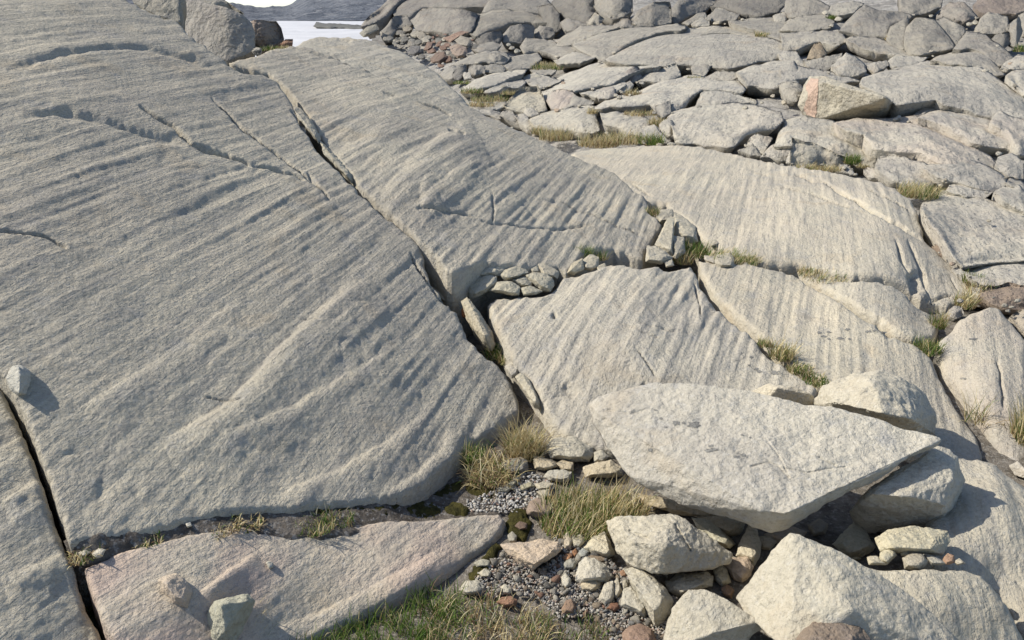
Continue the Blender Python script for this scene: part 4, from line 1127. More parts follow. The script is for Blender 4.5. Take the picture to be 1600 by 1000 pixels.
hrock('yellowish block jammed between bedrock slabs near the right edge', [(1526, 664, -.03), (1540, 652, .02), (1572, 653, .04), (1579, 700, -.05), (1572, 717, -.08), (1555, 710, -.09), (1536, 686, -.08)], [(1570, 662, .045), (1545, 664, .03), (1572, 695, -.03)], tint=(1.06, .98, .82), rough=.6, seed=171, thick=.1, detail=2.4)
hrock('low pale slab end showing behind the flat topped boulder', [(1172, 613, .12), (1200, 599, .17), (1240, 604, .17), (1270, 617, .14), (1278, 632, .1), (1240, 640, .08), (1190, 632, .1)], [(1215, 606, .18)], tint=(1.08, 1.06, 1.02), rough=.7, seed=172, thick=.08, detail=2.4)
hrock('small pale shard in the crack at the right edge', [(1576, 728, .02), (1590, 720, .04), (1604, 735, .03), (1600, 748, 0), (1585, 742, 0)], (), thick=.05, tint=(1.1, 1.1, 1.12), seed=173, detail=2.2)
# ------------------------------------------------------------------ the slope behind
fBg = Field([(740, 120, 16), (640, 100, 21.5), (600, 40, 29), (700, 0, 33), (850, 80, 22), (850, 0, 31), (1000, 100, 16.5), (1000, 50, 21), (1000, 0, 26), (1100, 0, 27), (1200, 100, 14.5), (1200, 50, 19),
             (1200, 0, 25), (1300, 150, 11.4), (1400, 100, 13.6), (1400, 50, 17), (1400, 0, 21), (1600, 0, 19), (1600, 50, 15.5), (1600, 100, 12.8), (1600, 200, 9.2), (1600, 300, 7.0), (1500, 300, 6.9), (1600, 420, 5.0), (1500, 430, 5.0),
             (1000, 200, 10.2), (1150, 220, 9.2), (1300, 262, 8.0), (900, 215, 10.6), (800, 190, 12.2), (760, 150, 13.6), (1450, 200, 9.3), (1400, 270, 7.7), (900, 150, 13.2), (1100, 160, 11.8),
             (700, -120, 48), (1000, -120, 42), (1300, -120, 38), (1650, -120, 32), (2300, 0, 16), (2300, 100, 11), (2300, 200, 8.3), (2300, 300, 6.4), (2300, -120, 27), (580, 60, 26), (560, -100, 50)])

def far_ground():
    U, V = np.meshgrid(np.arange(556, 2300, 6.0), np.concatenate([np.arange(-130, 300, 3.0), np.arange(300, 470, 6.0)]))
    d = fBg(U.ravel(), V.ravel())
    p = P3(U.ravel(), V.ravel(), d)
    p[:, 2] += 0.07 * fbm(p * 0.9, 4, 0.6) - 0.012 * d
    idx = np.arange(U.size).reshape(U.shape)
    keep = np.ones((U.shape[0] - 1, U.shape[1] - 1), bool)
    lim = np.where(V[:-1, :-1] < 46, 576 + (46 - V[:-1, :-1]) * 0.95, 572)
    keep &= U[:-1, :-1] > lim
    keep &= ~((U[:-1, :-1] < 1380) & (V[:-1, :-1] > 290)) & ~((U[:-1, :-1] > 1610) & (V[:-1, :-1] > 300))
    q = np.stack([idx[:-1, :-1], idx[1:, :-1], idx[1:, 1:], idx[:-1, 1:]], -1)[keep]
    tag(link('hillside', p, q, M_HSIDE), 'grey debris strewn hillside under the far boulders', 'hillside', kind='structure')
far_ground()

def plane(name, label, x0, x1, y0, y1, z, mat, n=60, amp=0.0, kind='structure'):
    X, Y = np.meshgrid(np.linspace(x0, x1, n), np.linspace(y0, y1, n))
    p = np.stack([X.ravel(), Y.ravel(), 0 * X.ravel() + z], -1)
    if amp: p[:, 2] += amp * fbm(p * 0.12, 3) - 0.5 * np.clip((30 - p[:, 1]) / 14, 0, 1)
    idx = np.arange(p.shape[0]).reshape(X.shape)
    q = np.stack([idx[:-1, :-1], idx[:-1, 1:], idx[1:, 1:], idx[1:, :-1]], -1).reshape(-1, 4)
    tag(link(name, p, q, mat), label, name, kind=kind)
plane('snowfield', 'bright flat snowfield in the gap behind the slabs', -75, 0, 15, 150, 0.22, M_SNOW, 70, 0.10)

def hill(name, label, sky_line, vbase, d0, d1, tint, seed):
    """a scree hill that rises from the far edge of the snow to its traced crest and goes on behind it"""
    sl_ = np.array(sky_line, float)
    us = np.arange(sl_[0, 0], sl_[-1, 0] + 1, 3.0)
    top = np.interp(us, sl_[:, 0], sl_[:, 1]) + 1.3 * fbm(np.stack([us / 9, us * 0, us * 0 + seed], -1), 3, .6)
    S = np.linspace(0, 1, 40)
    rows = []
    for s in S:
        d = d0 + (d1 - d0) * s ** 1.2
        rows.append(P3(us, vbase + (top - vbase) * s, np.full(us.shape, d)))
    last = rows[-1].copy(); last[:, 1] += 120; last[:, 2] -= 25
    rows.append(last)
    p = np.concatenate(rows)
    p[:, 2] += 0.55 * fbm(p * 0.12 + seed, 4, .62) * np.repeat(np.concatenate([np.sin(np.pi * S) ** .5, [0]]), len(us))
    idx = np.arange(len(p)).reshape(len(rows), len(us))
    q = np.stack([idx[:-1, :-1], idx[:-1, 1:], idx[1:, 1:], idx[1:, :-1]], -1).reshape(-1, 4)
    tag(link(name, p, q, M_HILL), label, 'hill', kind='structure')
hill('hills', 'dark ridge of scree beyond the snowfield', [(150, -30), (300, -15), (345, 4), (362, 4), (385, 8), (412, 12), (425, 9), (440, 10), (452, 8), (463, 1), (475, -12), (560, -60), (900, -90)], 32.4, 146, 330, None, 3)
bgrock('low dark strip of rock lying on the far snow', [(490, 41), (495, 35), (510, 37), (540, 38), (570, 40), (575, 46), (545, 44), (515, 43)], lambda u, v: dz(u, v, 0.25) * 0.97, tint=(.35, .37, .4), name='rock_outcrop', cat='rock', group=None, lie=.3)

def ftl(u, v): return 8.9 + 0.0 * np.asarray(u, float) - (np.asarray(v, float) - 80) * 0.012
SH = (0.80, 0.80, 0.83)
bgrock('dark overhanging block on the crest at the top left', [(196, -22), (286, -22), (284, 22), (281, 34), (270, 31), (240, 20), (210, 6)], lambda u, v: ftl(u, v) - 1.5, p=1.0, tint=(.72, .72, .72), name='boulder', lie=.2, seed=2, group='boulders on the crest', facet=.5)
bgrock('smooth grey boulder standing on the crest behind the whaleback', [(284, -10), (300, -4), (322, 4), (352, 13), (378, 24), (393, 36), (398, 52), (396, 78), (380, 86), (355, 95), (330, 84), (300, 60), (283, 40)], ftl, p=1.0, tint=SH, pink=.15, name='boulder', lie=.10, seed=3, group='boulders on the crest', facet=.0, rough=.45, step=1.3, bulge=.05)
bgrock('dark boulder with rusty top at the end of the crest', [(388, 36), (400, 31), (420, 33), (432, 33), (439, 44), (443, 60), (432, 67), (416, 73), (396, 82), (392, 55)], lambda u, v: ftl(u, v) + .5, p=1.0, tint=(.68, .64, .62), pink=.9, name='boulder', lie=.08, seed=4, group='boulders on the crest', step=1.2)
bgrock('pale sloping rock top above the crest boulder', [(280, -20), (345, -4), (380, 20), (382, 26), (350, 16), (300, 0)], lambda u, v: ftl(u, v) + 2.5, p=1.5, tint=(.85, .84, .82), name='boulder', lie=.9, seed=5, group='boulders on the crest')
bgrock('small grey stone at the foot of the smooth crest boulder', [(394, 80), (398, 74), (408, 76), (406, 83)], lambda u, v: ftl(u, v) - .2, tint=(.9, .9, .9), name='stone', cat='stone', lie=.3, seed=6, group='boulders on the crest')
bgrock('small reddish stone beside the crest tuft', [(436, 72), (446, 62), (457, 62), (456, 68), (446, 73)], lambda u, v: ftl(u, v) + .3, tint=(.75, .5, .4), name='stone', cat='stone', lie=.3, seed=7, group='boulders on the crest')

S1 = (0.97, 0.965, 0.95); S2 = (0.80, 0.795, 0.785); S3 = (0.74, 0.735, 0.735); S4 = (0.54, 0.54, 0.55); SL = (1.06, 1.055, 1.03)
FAR = [
 # label, outline, p, tint, pink, lie, bulge, name
 ('rounded dark buttress at the left end of the far cliff', [(562, 42), (580, 22), (604, 2), (612, -12), (645, -14), (614, 12), (611, 22), (586, 36)], 1.2, S3, .5, .5, .2, 's'),
 ('grey block with dark right face above the rubble', [(594, 50), (616, 26), (636, 24), (646, 40), (622, 45), (612, 59), (598, 60)], 1.3, S3, .1, .35, .2, 'b'),
 ('broad jointed cliff face above the rubble', [(642, 32), (660, 14), (690, 12), (720, 14), (748, 22), (736, 50), (716, 52), (688, 50), (650, 46)], 1.1, S3, .15, .35, .08, 's'),
 ('upper ledge of the far cliff', [(612, 18), (640, -12), (700, -14), (760, -14), (790, 6), (760, 12), (720, 13), (660, 12), (640, 28), (620, 28)], 1.5, S3, .25, .9, .1, 's'),
 ('great roof like slab overhanging a dark crack', [(734, 52), (748, 22), (770, 18), (792, 15), (830, 19), (858, 29), (860, 36), (836, 36), (800, 37), (780, 45), (760, 50), (744, 58)], 1.9, (.78, .77, .75), 0, .8, .12, 's'),
 ('ledge above the roof like slab', [(752, 20), (770, -8), (820, -12), (850, -6), (864, 10), (850, 22), (800, 15)], 1.4, S3, 0, .9, .1, 's'),
 ('big egg shaped boulder under the roof slab', [(781, 58), (798, 41), (820, 37), (835, 43), (834, 58), (816, 68), (786, 66)], 1.25, S3, 0, .35, .35, 'b'),
 ('smaller rounded boulder right of the egg boulder', [(832, 49), (844, 40), (864, 45), (867, 54), (850, 62), (836, 59)], 1.25, S3, 0, .35, .3, 'b'),
 ('thin dark slab under the left of the roof slab', [(742, 60), (760, 52), (782, 47), (786, 56), (778, 66), (756, 70), (744, 68)], 1.2, S4, 0, .3, .2, 'b'),
 ('light topped block below the egg boulder', [(813, 73), (822, 60), (840, 61), (866, 64), (872, 72), (860, 78), (842, 83), (820, 84)], 1.7, (.85, .84, .82), 0, .6, .2, 'b'),
 ('sloping grey slab at the right of the rubble', [(735, 76), (745, 70), (770, 66), (784, 70), (776, 78), (752, 82)], 1.5, S3, 0, .8, .15, 's'),
 ('arched pale slab at the foot of the cliff', [(706, 102), (720, 93), (736, 86), (764, 80), (790, 82), (798, 91), (786, 101), (760, 97), (730, 100)], 1.9, S2, 0, .75, .2, 's'),
 ('dark faced blocks on top of the arched slab', [(764, 96), (766, 84), (780, 84), (796, 92), (786, 101), (774, 102)], 1.1, S3, 0, .3, .1, 'b'),
 ('pale slab below the light topped block', [(784, 101), (808, 87), (840, 83), (846, 93), (830, 107), (800, 111)], 1.9, S2, 0, .8, .2, 's'),
 ('steep dark leaf of rock at the end of the shaded hump', [(684, 115), (700, 105), (722, 100), (712, 112), (708, 123), (696, 123)], 1.5, S2, 0, .5, .2, 'b'),
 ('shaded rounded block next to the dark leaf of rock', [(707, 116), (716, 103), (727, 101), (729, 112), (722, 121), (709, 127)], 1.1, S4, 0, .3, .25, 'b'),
 ('flat dark block with light top in the small wall of blocks', [(726, 108), (742, 100), (758, 104), (757, 114), (742, 117), (730, 114)], 1.3, S3, 0, .3, .15, 'b'),
 ('long low block ending the small wall of blocks', [(754, 104), (768, 101), (782, 101), (790, 108), (786, 113), (767, 113), (757, 112)], 1.4, S2, 0, .4, .2, 'b'),
 ('small pale cube in front of the small wall of blocks', [(723, 114), (734, 113), (737, 122), (726, 124)], 1.4, SL, 0, .4, .2, 'b'),
 ('long bright slab running up from the far grass', [(718, 143), (730, 133), (742, 125), (765, 117), (792, 111), (824, 110), (818, 117), (792, 125), (774, 135), (755, 138), (734, 144)], 1.8, SL, 0, .9, .12, 's'),
 ('second bright slab beside the long one', [(756, 144), (770, 133), (786, 126), (815, 121), (822, 130), (812, 137), (790, 138), (774, 144)], 1.6, S1, 0, .8, .15, 's'),
 ('blunt slab nose pointing left under brown grass', [(816, 121), (830, 116), (838, 114), (867, 123), (882, 124), (854, 137), (840, 138), (826, 132)], 1.7, S1, 0, .8, .15, 's'),
 ('low grey slab touching the brown grass patch', [(828, 109), (849, 104), (870, 110), (862, 116), (838, 117)], 1.6, S2, 0, .7, .2, 's'),
 ('pale pyramid shaped boulder on the rim of the middle slab', [(786, 164), (803, 148), (819, 136), (840, 135), (846, 145), (855, 172), (843, 175), (818, 177), (799, 172)], 1.25, (1.02, 1.0, .92), 0, .35, .14, 'b'),
 ('rounded pinkish boulder right of the pyramid boulder', [(854, 157), (862, 143), (878, 139), (894, 142), (898, 152), (892, 163), (878, 171), (862, 169)], 1.3, S1, .9, .4, .3, 'b'),
 ('grey wedge stone on the right of the pinkish boulder', [(876, 171), (890, 160), (897, 146), (905, 152), (928, 157), (925, 163), (900, 166)], 1.5, S2, 0, .5, .2, 'b'),
 ('flat bright slab left of the pyramid boulder', [(750, 167), (770, 160), (786, 154), (790, 157), (788, 168), (768, 172)], 1.7, SL, 0, .8, .12, 's'),
 ('pale sloping plate on the rim of the middle slab', [(728, 161), (746, 159), (768, 168), (790, 178), (782, 186), (750, 176)], 1.5, S1, 0, .9, .1, 's'),
 ('dark creased rock below the pyramid boulder', [(780, 181), (790, 171), (800, 173), (817, 196), (800, 190)], 1.2, S2, 0, .4, .25, 'b'),
 ('pale tilted plate below the pyramid boulder', [(803, 180), (820, 178), (832, 193), (845, 207), (836, 207), (816, 196)], 1.4, S1, 0, .7, .15, 'b'),
 ('small pale tooth of rock at the foot of the pyramid boulder', [(816, 180), (822, 170), (829, 168), (836, 173), (843, 178), (830, 182)], 1.3, SL, 0, .4, .25, 'b'),
 ('thin pale slab on the skyline of the far ledges', [(860, 75), (880, 57), (908, 40), (940, 38), (970, 43), (940, 54), (912, 63), (884, 72)], 1.7, (.85, .84, .82), 0, .8, .15, 's'),
 ('long low whaleback below the tilted cube', [(893, 70), (915, 58), (938, 48), (970, 45), (1000, 42), (1035, 40), (1057, 37), (1076, 43), (1064, 49), (1024, 53), (979, 72), (960, 85), (950, 96), (931, 91), (910, 80)], 1.9, (.9, .89, .87), 0, .85, .14, 's'),
 ('dark lipped ledge end left of the long low whaleback', [(842, 79), (860, 72), (882, 72), (902, 75), (898, 81), (876, 94), (868, 90), (856, 82)], 1.6, S2, 0, .7, .2, 's'),
 ('pale rounded slab nose beside brown grass', [(866, 96), (884, 86), (900, 81), (931, 90), (908, 98), (874, 100)], 1.7, S1, 0, .7, .2, 's'),
 ('widest pale slab in the middle of the slope with curved cracks', [(940, 96), (960, 84), (979, 72), (1005, 61), (1026, 51), (1050, 46), (1074, 44), (1117, 40), (1145, 43), (1181, 52), (1223, 67), (1232, 75), (1219, 91), (1169, 101), (1126, 107), (1100, 103), (1074, 101), (1026, 103), (979, 101)], 2.0, S1, 0, .95, .1, 's'),
 ('long pale ramp running down left from the widest slab', [(796, 166), (822, 150), (850, 138), (891, 112), (920, 103), (955, 95), (1005, 97), (1036, 104), (993, 113), (974, 122), (955, 134), (925, 137), (903, 141), (870, 152), (830, 166)], 1.6, SL, 0, .95, .08, 's'),
 ('narrow ramp below the long pale ramp', [(905, 144), (935, 134), (960, 128), (975, 124), (978, 134), (955, 148), (930, 152)], 1.6, SL, 0, .9, .1, 's'),
 ('reddish pointed stone standing on the pale ramp', [(972, 121), (981, 109), (993, 102), (1000, 110), (1002, 122), (990, 128), (976, 126)], 1.2, S3, .8, .3, .3, 'b'),
 ('squared pale block with grey front on the ramp', [(994, 128), (1012, 114), (1035, 107), (1057, 99), (1064, 119), (1042, 128), (1017, 127)], 1.5, S1, 0, .5, .12, 'b'),
 ('small cracked stones below the reddish pointed stone', [(956, 142), (966, 132), (984, 127), (990, 133), (980, 142), (970, 146)], 1.4, S1, .2, .5, .25, 'b'),
 ('pinkish small boulder in the gap under the ramp', [(932, 150), (942, 138), (958, 136), (962, 148), (952, 154), (936, 154)], 1.3, S1, .8, .4, .3, 'b'),
 ('thick pale slab with dark right hand overhang', [(925, 170), (945, 157), (975, 148), (1000, 142), (1014, 134), (1040, 126), (1074, 118), (1128, 124), (1154, 127), (1166, 140), (1160, 146), (1125, 142), (1098, 141), (1080, 150), (1073, 166), (1045, 179), (1028, 171), (1015, 163), (970, 167)], 2.1, SL, 0, .9, .12, 's'),
 ('pale bar shaped block in front of the dark overhang', [(1094, 152), (1098, 140), (1131, 143), (1180, 156), (1183, 161), (1140, 160), (1120, 164), (1085, 167)], 1.6, SL, 0, .5, .15, 'b'),
 ('big bright hump with a dark cave at its lower right', [(1043, 185), (1052, 176), (1064, 170), (1095, 164), (1128, 159), (1160, 162), (1193, 168), (1221, 175), (1225, 190), (1210, 202), (1190, 205), (1166, 210), (1148, 228), (1133, 231), (1086, 224), (1055, 222), (1050, 200)], 2.0, (1.1, 1.09, 1.05), .15, .85, .12, 's'),
 ('bright flat slab above the yellow grass strip', [(826, 187), (845, 178), (860, 173), (890, 168), (922, 163), (930, 176), (937, 204), (915, 208), (885, 203), (850, 202), (835, 196)], 1.8, (1.09, 1.08, 1.03), 0, .9, .1, 's'),
 ('second bright flat slab right of a shadowed joint', [(938, 177), (965, 175), (1002, 178), (1016, 188), (1013, 198), (1000, 211), (980, 211), (972, 200), (945, 196)], 1.7, (1.08, 1.07, 1.02), .1, .85, .12, 's'),
 ('grey cube stone with dark right side beside grass', [(1030, 194), (1038, 187), (1050, 188), (1056, 203), (1046, 213), (1034, 206)], 1.3, S1, 0, .3, .2, 'b'),
 ('rough pale stone at the edge of the green tuft', [(998, 205), (1010, 197), (1022, 195), (1034, 207), (1048, 222), (1028, 224), (1006, 216)], 1.5, S1, 0, .6, .2, 'b'),
 ('bright flat rock to the right of the widest slab', [(1150, 112), (1180, 102), (1211, 96), (1240, 92), (1248, 110), (1247, 133), (1225, 136), (1202, 139), (1168, 134)], 1.8, S1, 0, .85, .15, 's'),
 ('dark bellied lens of rock below the widest slab', [(1098, 122), (1121, 112), (1150, 113), (1156, 119), (1145, 125), (1112, 127)], 1.3, S2, 0, .4, .2, 'b'),
 ('grey face of rock behind a small dark branch', [(1080, 104), (1094, 95), (1108, 89), (1117, 97), (1109, 106), (1100, 119), (1084, 115)], 1.3, S2, 0, .5, .15, 'b'),
 ('wedge of grey rock at the left end of the bright hump', [(1024, 166), (1038, 160), (1047, 157), (1048, 178), (1034, 184), (1026, 176)], 1.2, S2, 0, .4, .15, 'b'),
 ('curved rib of rock standing above the widest slab', [(1080, 58), (1100, 48), (1125, 42), (1160, 46), (1200, 58), (1224, 66), (1222, 70), (1180, 60), (1140, 52), (1105, 54)], 1.5, (.9, .89, .86), 0, .7, .1, 's'),
 ('leaning wall of pale rock on the upper slope', [(1136, 34), (1176, 28), (1240, 25), (1244, 72), (1222, 64), (1190, 50), (1160, 42)], 1.4, S2, 0, .9, .1, 's'),
 ('angular grey boulder below the black ledges', [(922, 2), (950, -8), (986, -8), (988, 18), (974, 27), (958, 29), (940, 22)], 1.1, S3, 0, .3, .12, 'b'),
 ('largest grey boulder at the top of the slope', [(986, 30), (1002, 14), (1020, 4), (1046, 4), (1050, 36), (1034, 39), (1010, 41), (990, 41)], 1.15, S3, 0, .3, .14, 'b'),
 ('grey boulder behind the largest top boulder', [(1043, 16), (1074, -10), (1126, -4), (1108, 14), (1076, 25), (1057, 37), (1048, 34)], 1.2, S3, 0, .4, .15, 'b'),
 ('pale tilted cube balanced on the far ledge', [(917, 34), (930, 20), (943, 29), (935, 40), (920, 41)], 1.15, (.9, .88, .84), 0, .2, .06, 'b'),
 ('brownish block right of the tilted cube', [(958, 38), (980, 26), (992, 42), (974, 46), (960, 45)], 1.2, S3, .2, .3, .15, 'b'),
 ('flat grey slab left of the tilted cube', [(875, 35), (887, 28), (918, 38), (900, 47), (886, 49)], 1.5, S3, 0, .5, .15, 'b'),
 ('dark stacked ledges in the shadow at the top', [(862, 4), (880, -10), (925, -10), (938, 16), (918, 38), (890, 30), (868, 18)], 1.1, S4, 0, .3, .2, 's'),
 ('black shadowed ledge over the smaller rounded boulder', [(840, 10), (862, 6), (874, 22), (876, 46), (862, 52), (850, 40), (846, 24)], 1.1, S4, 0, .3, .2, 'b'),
 ('pale topped slab on the crest right of the boulders', [(1066, 36), (1088, 22), (1102, 20), (1104, 28), (1088, 34), (1076, 39)], 1.5, S2, 0, .6, .15, 'b'),
 ('small pale wedge below the crest slab', [(1080, 38), (1098, 27), (1108, 33), (1108, 40), (1090, 41)], 1.4, S1, 0, .4, .2, 'b'),
 ('jumble block under the dark crest line', [(1104, 28), (1121, 12), (1156, 22), (1150, 31), (1128, 33), (1110, 33)], 1.3, S2, 0, .5, .2, 'b'),
 ('dark crest outcrop at the top centre right', [(1108, 12), (1140, -12), (1210, -14), (1232, 2), (1216, 20), (1190, 26), (1160, 22), (1130, 14)], 1.2, S4, 0, .5, .15, 's'),
 ('small square stone on the upper slope', [(1208, 25), (1221, 19), (1233, 24), (1226, 33), (1210, 33)], 1.3, S1, 0, .3, .2, 'b'),
 ('shaded grey wall right of the dark outcrop', [(1226, 22), (1228, 0), (1262, -10), (1300, 12), (1290, 22), (1262, 25), (1240, 27)], 1.2, S3, 0, .6, .12, 's'),
 ('faceted grey slab on the upper right slope', [(1218, 48), (1236, 29), (1262, 24), (1292, 21), (1304, 34), (1298, 44), (1268, 48)], 1.6, (.85, .84, .82), 0, .8, .12, 's'),
 ('steep domed buttress at the upper right', [(1311, 48), (1322, 34), (1334, 22), (1353, 8), (1372, 16), (1408, 19), (1428, 26), (1412, 36), (1394, 46), (1388, 58), (1353, 56), (1324, 50)], 1.4, S3, 0, .6, .14, 's'),
 ('narrow rib between the domed buttress and the rounded face', [(1386, 58), (1392, 42), (1418, 25), (1420, 43), (1417, 62), (1411, 80), (1392, 70)], 1.3, (.74, .73, .71), 0, .5, .15, 's'),
 ('rounded smooth rock face at the upper right', [(1415, 66), (1417, 44), (1431, 28), (1460, 31), (1475, 46), (1493, 76), (1476, 79), (1453, 84), (1424, 84)], 1.25, (.78, .77, .75), 0, .5, .16, 's'),
 ('cracked slab right of the rounded face', [(1460, 33), (1476, 26), (1490, 33), (1506, 43), (1509, 50), (1494, 76), (1481, 58)], 1.3, S2, 0, .5, .12, 's'),
 ('broad shoulder of rock at the right', [(1490, 78), (1500, 63), (1511, 50), (1531, 51), (1560, 68), (1571, 78), (1588, 92), (1562, 104), (1536, 82), (1514, 76)], 1.4, S2, .15, .7, .18, 's'),
 ('sloping pale saddle rock below the broad shoulder', [(1454, 95), (1470, 87), (1488, 81), (1526, 73), (1538, 78), (1573, 117), (1552, 118), (1522, 103), (1488, 101)], 1.7, (.9, .89, .87), .1, .8, .15, 's'),
 ('great smooth dome above the pink faced boulder', [(1342, 132), (1348, 123), (1377, 112), (1410, 106), (1448, 95), (1488, 99), (1529, 103), (1557, 120), (1600, 150), (1625, 195), (1580, 192), (1548, 185), (1505, 170), (1474, 165), (1462, 155), (1434, 162), (1400, 165), (1372, 145)], 1.8, S1, 0, .85, .14, 's'),
 ('flat plate leaning on the great smooth dome', [(1427, 179), (1446, 164), (1472, 161), (1462, 171), (1436, 181)], 1.5, S1, .2, .6, .1, 'b'),
 ('bright sloping slab right of the leaning plate', [(1432, 184), (1450, 176), (1469, 169), (1498, 169), (1553, 189), (1577, 208), (1587, 236), (1553, 230), (1519, 222), (1481, 200)], 1.7, SL, .4, .85, .12, 's'),
 ('rounded pinkish rock at the right edge below the great dome', [(1546, 192), (1554, 180), (1563, 173), (1612, 190), (1615, 245), (1592, 242), (1578, 212)], 1.4, S1, .45, .6, .2, 's'),
 ('long bright slab with a pinkish undercut front', [(1300, 193), (1340, 186), (1375, 186), (1431, 180), (1460, 193), (1488, 209), (1520, 226), (1546, 244), (1568, 271), (1560, 300), (1520, 285), (1488, 262), (1460, 252), (1440, 240), (1398, 238), (1362, 234), (1350, 212)], 1.9, (1.08, 1.06, 1.02), .45, .85, .1, 's'),
 ('lower tier of bright rock with small holes', [(1440, 262), (1455, 250), (1484, 243), (1515, 250), (1542, 258), (1572, 278), (1566, 302), (1540, 298), (1510, 290), (1476, 282)], 1.5, S1, .1, .7, .14, 's'),
 ('pale boulder with a grey right face above the yellow tussock', [(1368, 260), (1373, 246), (1397, 242), (1425, 250), (1444, 254), (1466, 267), (1469, 285), (1450, 291), (1420, 290), (1397, 284), (1375, 271)], 1.4, S1, .1, .5, .2, 'b'),
 ('bright slab sloping behind the dark faced block', [(1210, 228), (1216, 212), (1224, 188), (1255, 182), (1300, 187), (1320, 200), (1337, 213), (1368, 245), (1365, 264), (1340, 260), (1300, 240), (1250, 228)], 1.7, (1.08, 1.07, 1.03), 0, .85, .1, 's'),
 ('dark faced block with a thin lit left edge', [(1236, 260), (1238, 216), (1246, 217), (1270, 224), (1300, 236), (1324, 246), (1330, 257), (1308, 263), (1280, 258), (1250, 261)], 1.05, (.9, .89, .85), 0, .12, .06, 'b'),
 ('tan topped block left of the dark faced block', [(1188, 246), (1200, 232), (1212, 224), (1236, 216), (1240, 240), (1225, 253), (1205, 247)], 1.4, S1, .35, .5, .18, 'b'),
 ('pale blunt boulder closing the dark cave', [(1163, 226), (1172, 216), (1181, 209), (1207, 216), (1194, 240), (1178, 236)], 1.5, SL, 0, .5, .2, 'b'),
 ('grey pointed block at the left of the pale blunt boulder', [(1152, 235), (1165, 230), (1176, 224), (1190, 243), (1170, 241)], 1.2, S2, 0, .3, .12, 'b'),
 ('small white stone by the dark faced block', [(1229, 252), (1234, 237), (1240, 236), (1240, 250), (1234, 255)], 1.2, SL, 0, .3, .3, 'b'),
 ('small pale block under the green tuft on the dome', [(1306, 266), (1312, 258), (1322, 257), (1334, 268), (1334, 272), (1312, 269)], 1.3, S1, 0, .4, .25, 'b'),
 ('pinkish flat stones behind the crest of the dome', [(1350, 266), (1356, 262), (1372, 264), (1388, 272), (1384, 280), (1360, 277)], 1.4, SL, .3, .5, .2, 'b'),
 ('tan plate wedged above the bright right hand slab', [(1478, 298), (1487, 287), (1518, 291), (1552, 299), (1538, 310), (1508, 307)], 1.6, SL, .2, .7, .1, 'b'),
 ('large bright slab at the right edge above the black crack', [(1439, 322), (1448, 309), (1461, 301), (1500, 302), (1525, 305), (1560, 317), (1615, 342), (1615, 404), (1560, 408), (1530, 412), (1505, 416), (1488, 400), (1475, 375), (1455, 350)], 1.5, (1.09, 1.08, 1.04), .2, .9, .07, 's'),
 ('lower bright slab under the black crack at the right edge', [(1507, 424), (1530, 418), (1555, 413), (1615, 408), (1615, 445), (1570, 447), (1540, 446), (1515, 434)], 1.4, (1.06, 1.05, 1.02), .2, .8, .1, 's'),
 ('brown pitted mound at the right edge under the bright slabs', [(1528, 462), (1545, 450), (1575, 442), (1615, 448), (1615, 486), (1580, 482), (1550, 476)], 1.3, (.72, .62, .55), .4, .5, .2, 'b'),
 ('pale rounded rock at the right edge above the plate', [(1553, 300), (1568, 292), (1592, 290), (1615, 312), (1615, 338), (1590, 328), (1568, 314)], 1.5, S1, 0, .6, .15, 's'),
 ('small dark block jammed between dome and bright slab', [(1456, 386), (1466, 381), (1480, 386), (1486, 400), (1480, 406), (1466, 396)], 1.2, (.6, .52, .46), .4, .3, .2, 'b'),
 ('pink topped chip above the dark jammed block', [(1459, 384), (1466, 376), (1478, 371), (1484, 380), (1470, 388)], 1.4, SL, .3, .4, .15, 'b'),
 ('small cream wedge right below the black crack', [(1487, 420), (1498, 418), (1512, 428), (1514, 438), (1500, 430)], 1.4, SL, 0, .5, .15, 'b'),
 ('pinkish chip stone at the head of the curved bedrock hump', [(1483, 485), (1492, 478), (1503, 480), (1506, 492), (1494, 498), (1484, 494)], 1.3, S1, .6, .4, .25, 'b'),
 ('cream stone plate right of the straw tuft on the right', [(1518, 450), (1530, 448), (1545, 460), (1548, 468), (1530, 466)], 1.5, SL, .2, .6, .12, 'b'),
 ('tan rock end at the right edge beside the rounded hump', [(1578, 496), (1590, 486), (1615, 482), (1615, 530), (1600, 520)], 1.4, (1.05, 1.0, .9), .3, .6, .15, 'b'),
 ('small rounded pale boulder at the right side', [(1556, 262), (1560, 246), (1580, 240), (1600, 252), (1600, 280), (1576, 276)], 1.3, S1, .2, .5, .25, 'b'),
 ('grey slab corner at the right edge', [(1568, 284), (1580, 278), (1615, 290), (1615, 312), (1592, 300)], 1.5, S2, 0, .7, .15, 's'),
 ('brown perched stone on the middle slope', [(1261, 91), (1267, 78), (1273, 68), (1281, 66), (1287, 76), (1291, 85), (1280, 91), (1270, 92)], 1.15, (.80, .70, .58), 0, .25, .25, 'b'),
 ('rough grey rock under the brown perched stone', [(1256, 94), (1277, 92), (1300, 87), (1316, 83), (1314, 90), (1292, 110), (1267, 110)], 1.3, S2, 0, .5, .18, 'b'),
 ('pale knobbly boulder with a shadow on its right', [(1299, 103), (1310, 93), (1322, 83), (1338, 90), (1352, 100), (1354, 113), (1332, 120), (1310, 115)], 1.4, S1, 0, .5, .22, 'b'),
 ('pale flat stone between the knobbly boulder and white crag', [(1350, 102), (1366, 97), (1386, 95), (1388, 103), (1368, 113)], 1.5, S1, 0, .5, .2, 'b'),
 ('white broken crag left of the great smooth dome', [(1384, 98), (1398, 88), (1422, 88), (1450, 90), (1440, 97), (1420, 105), (1398, 108)], 1.5, SL, 0, .6, .15, 'b'),
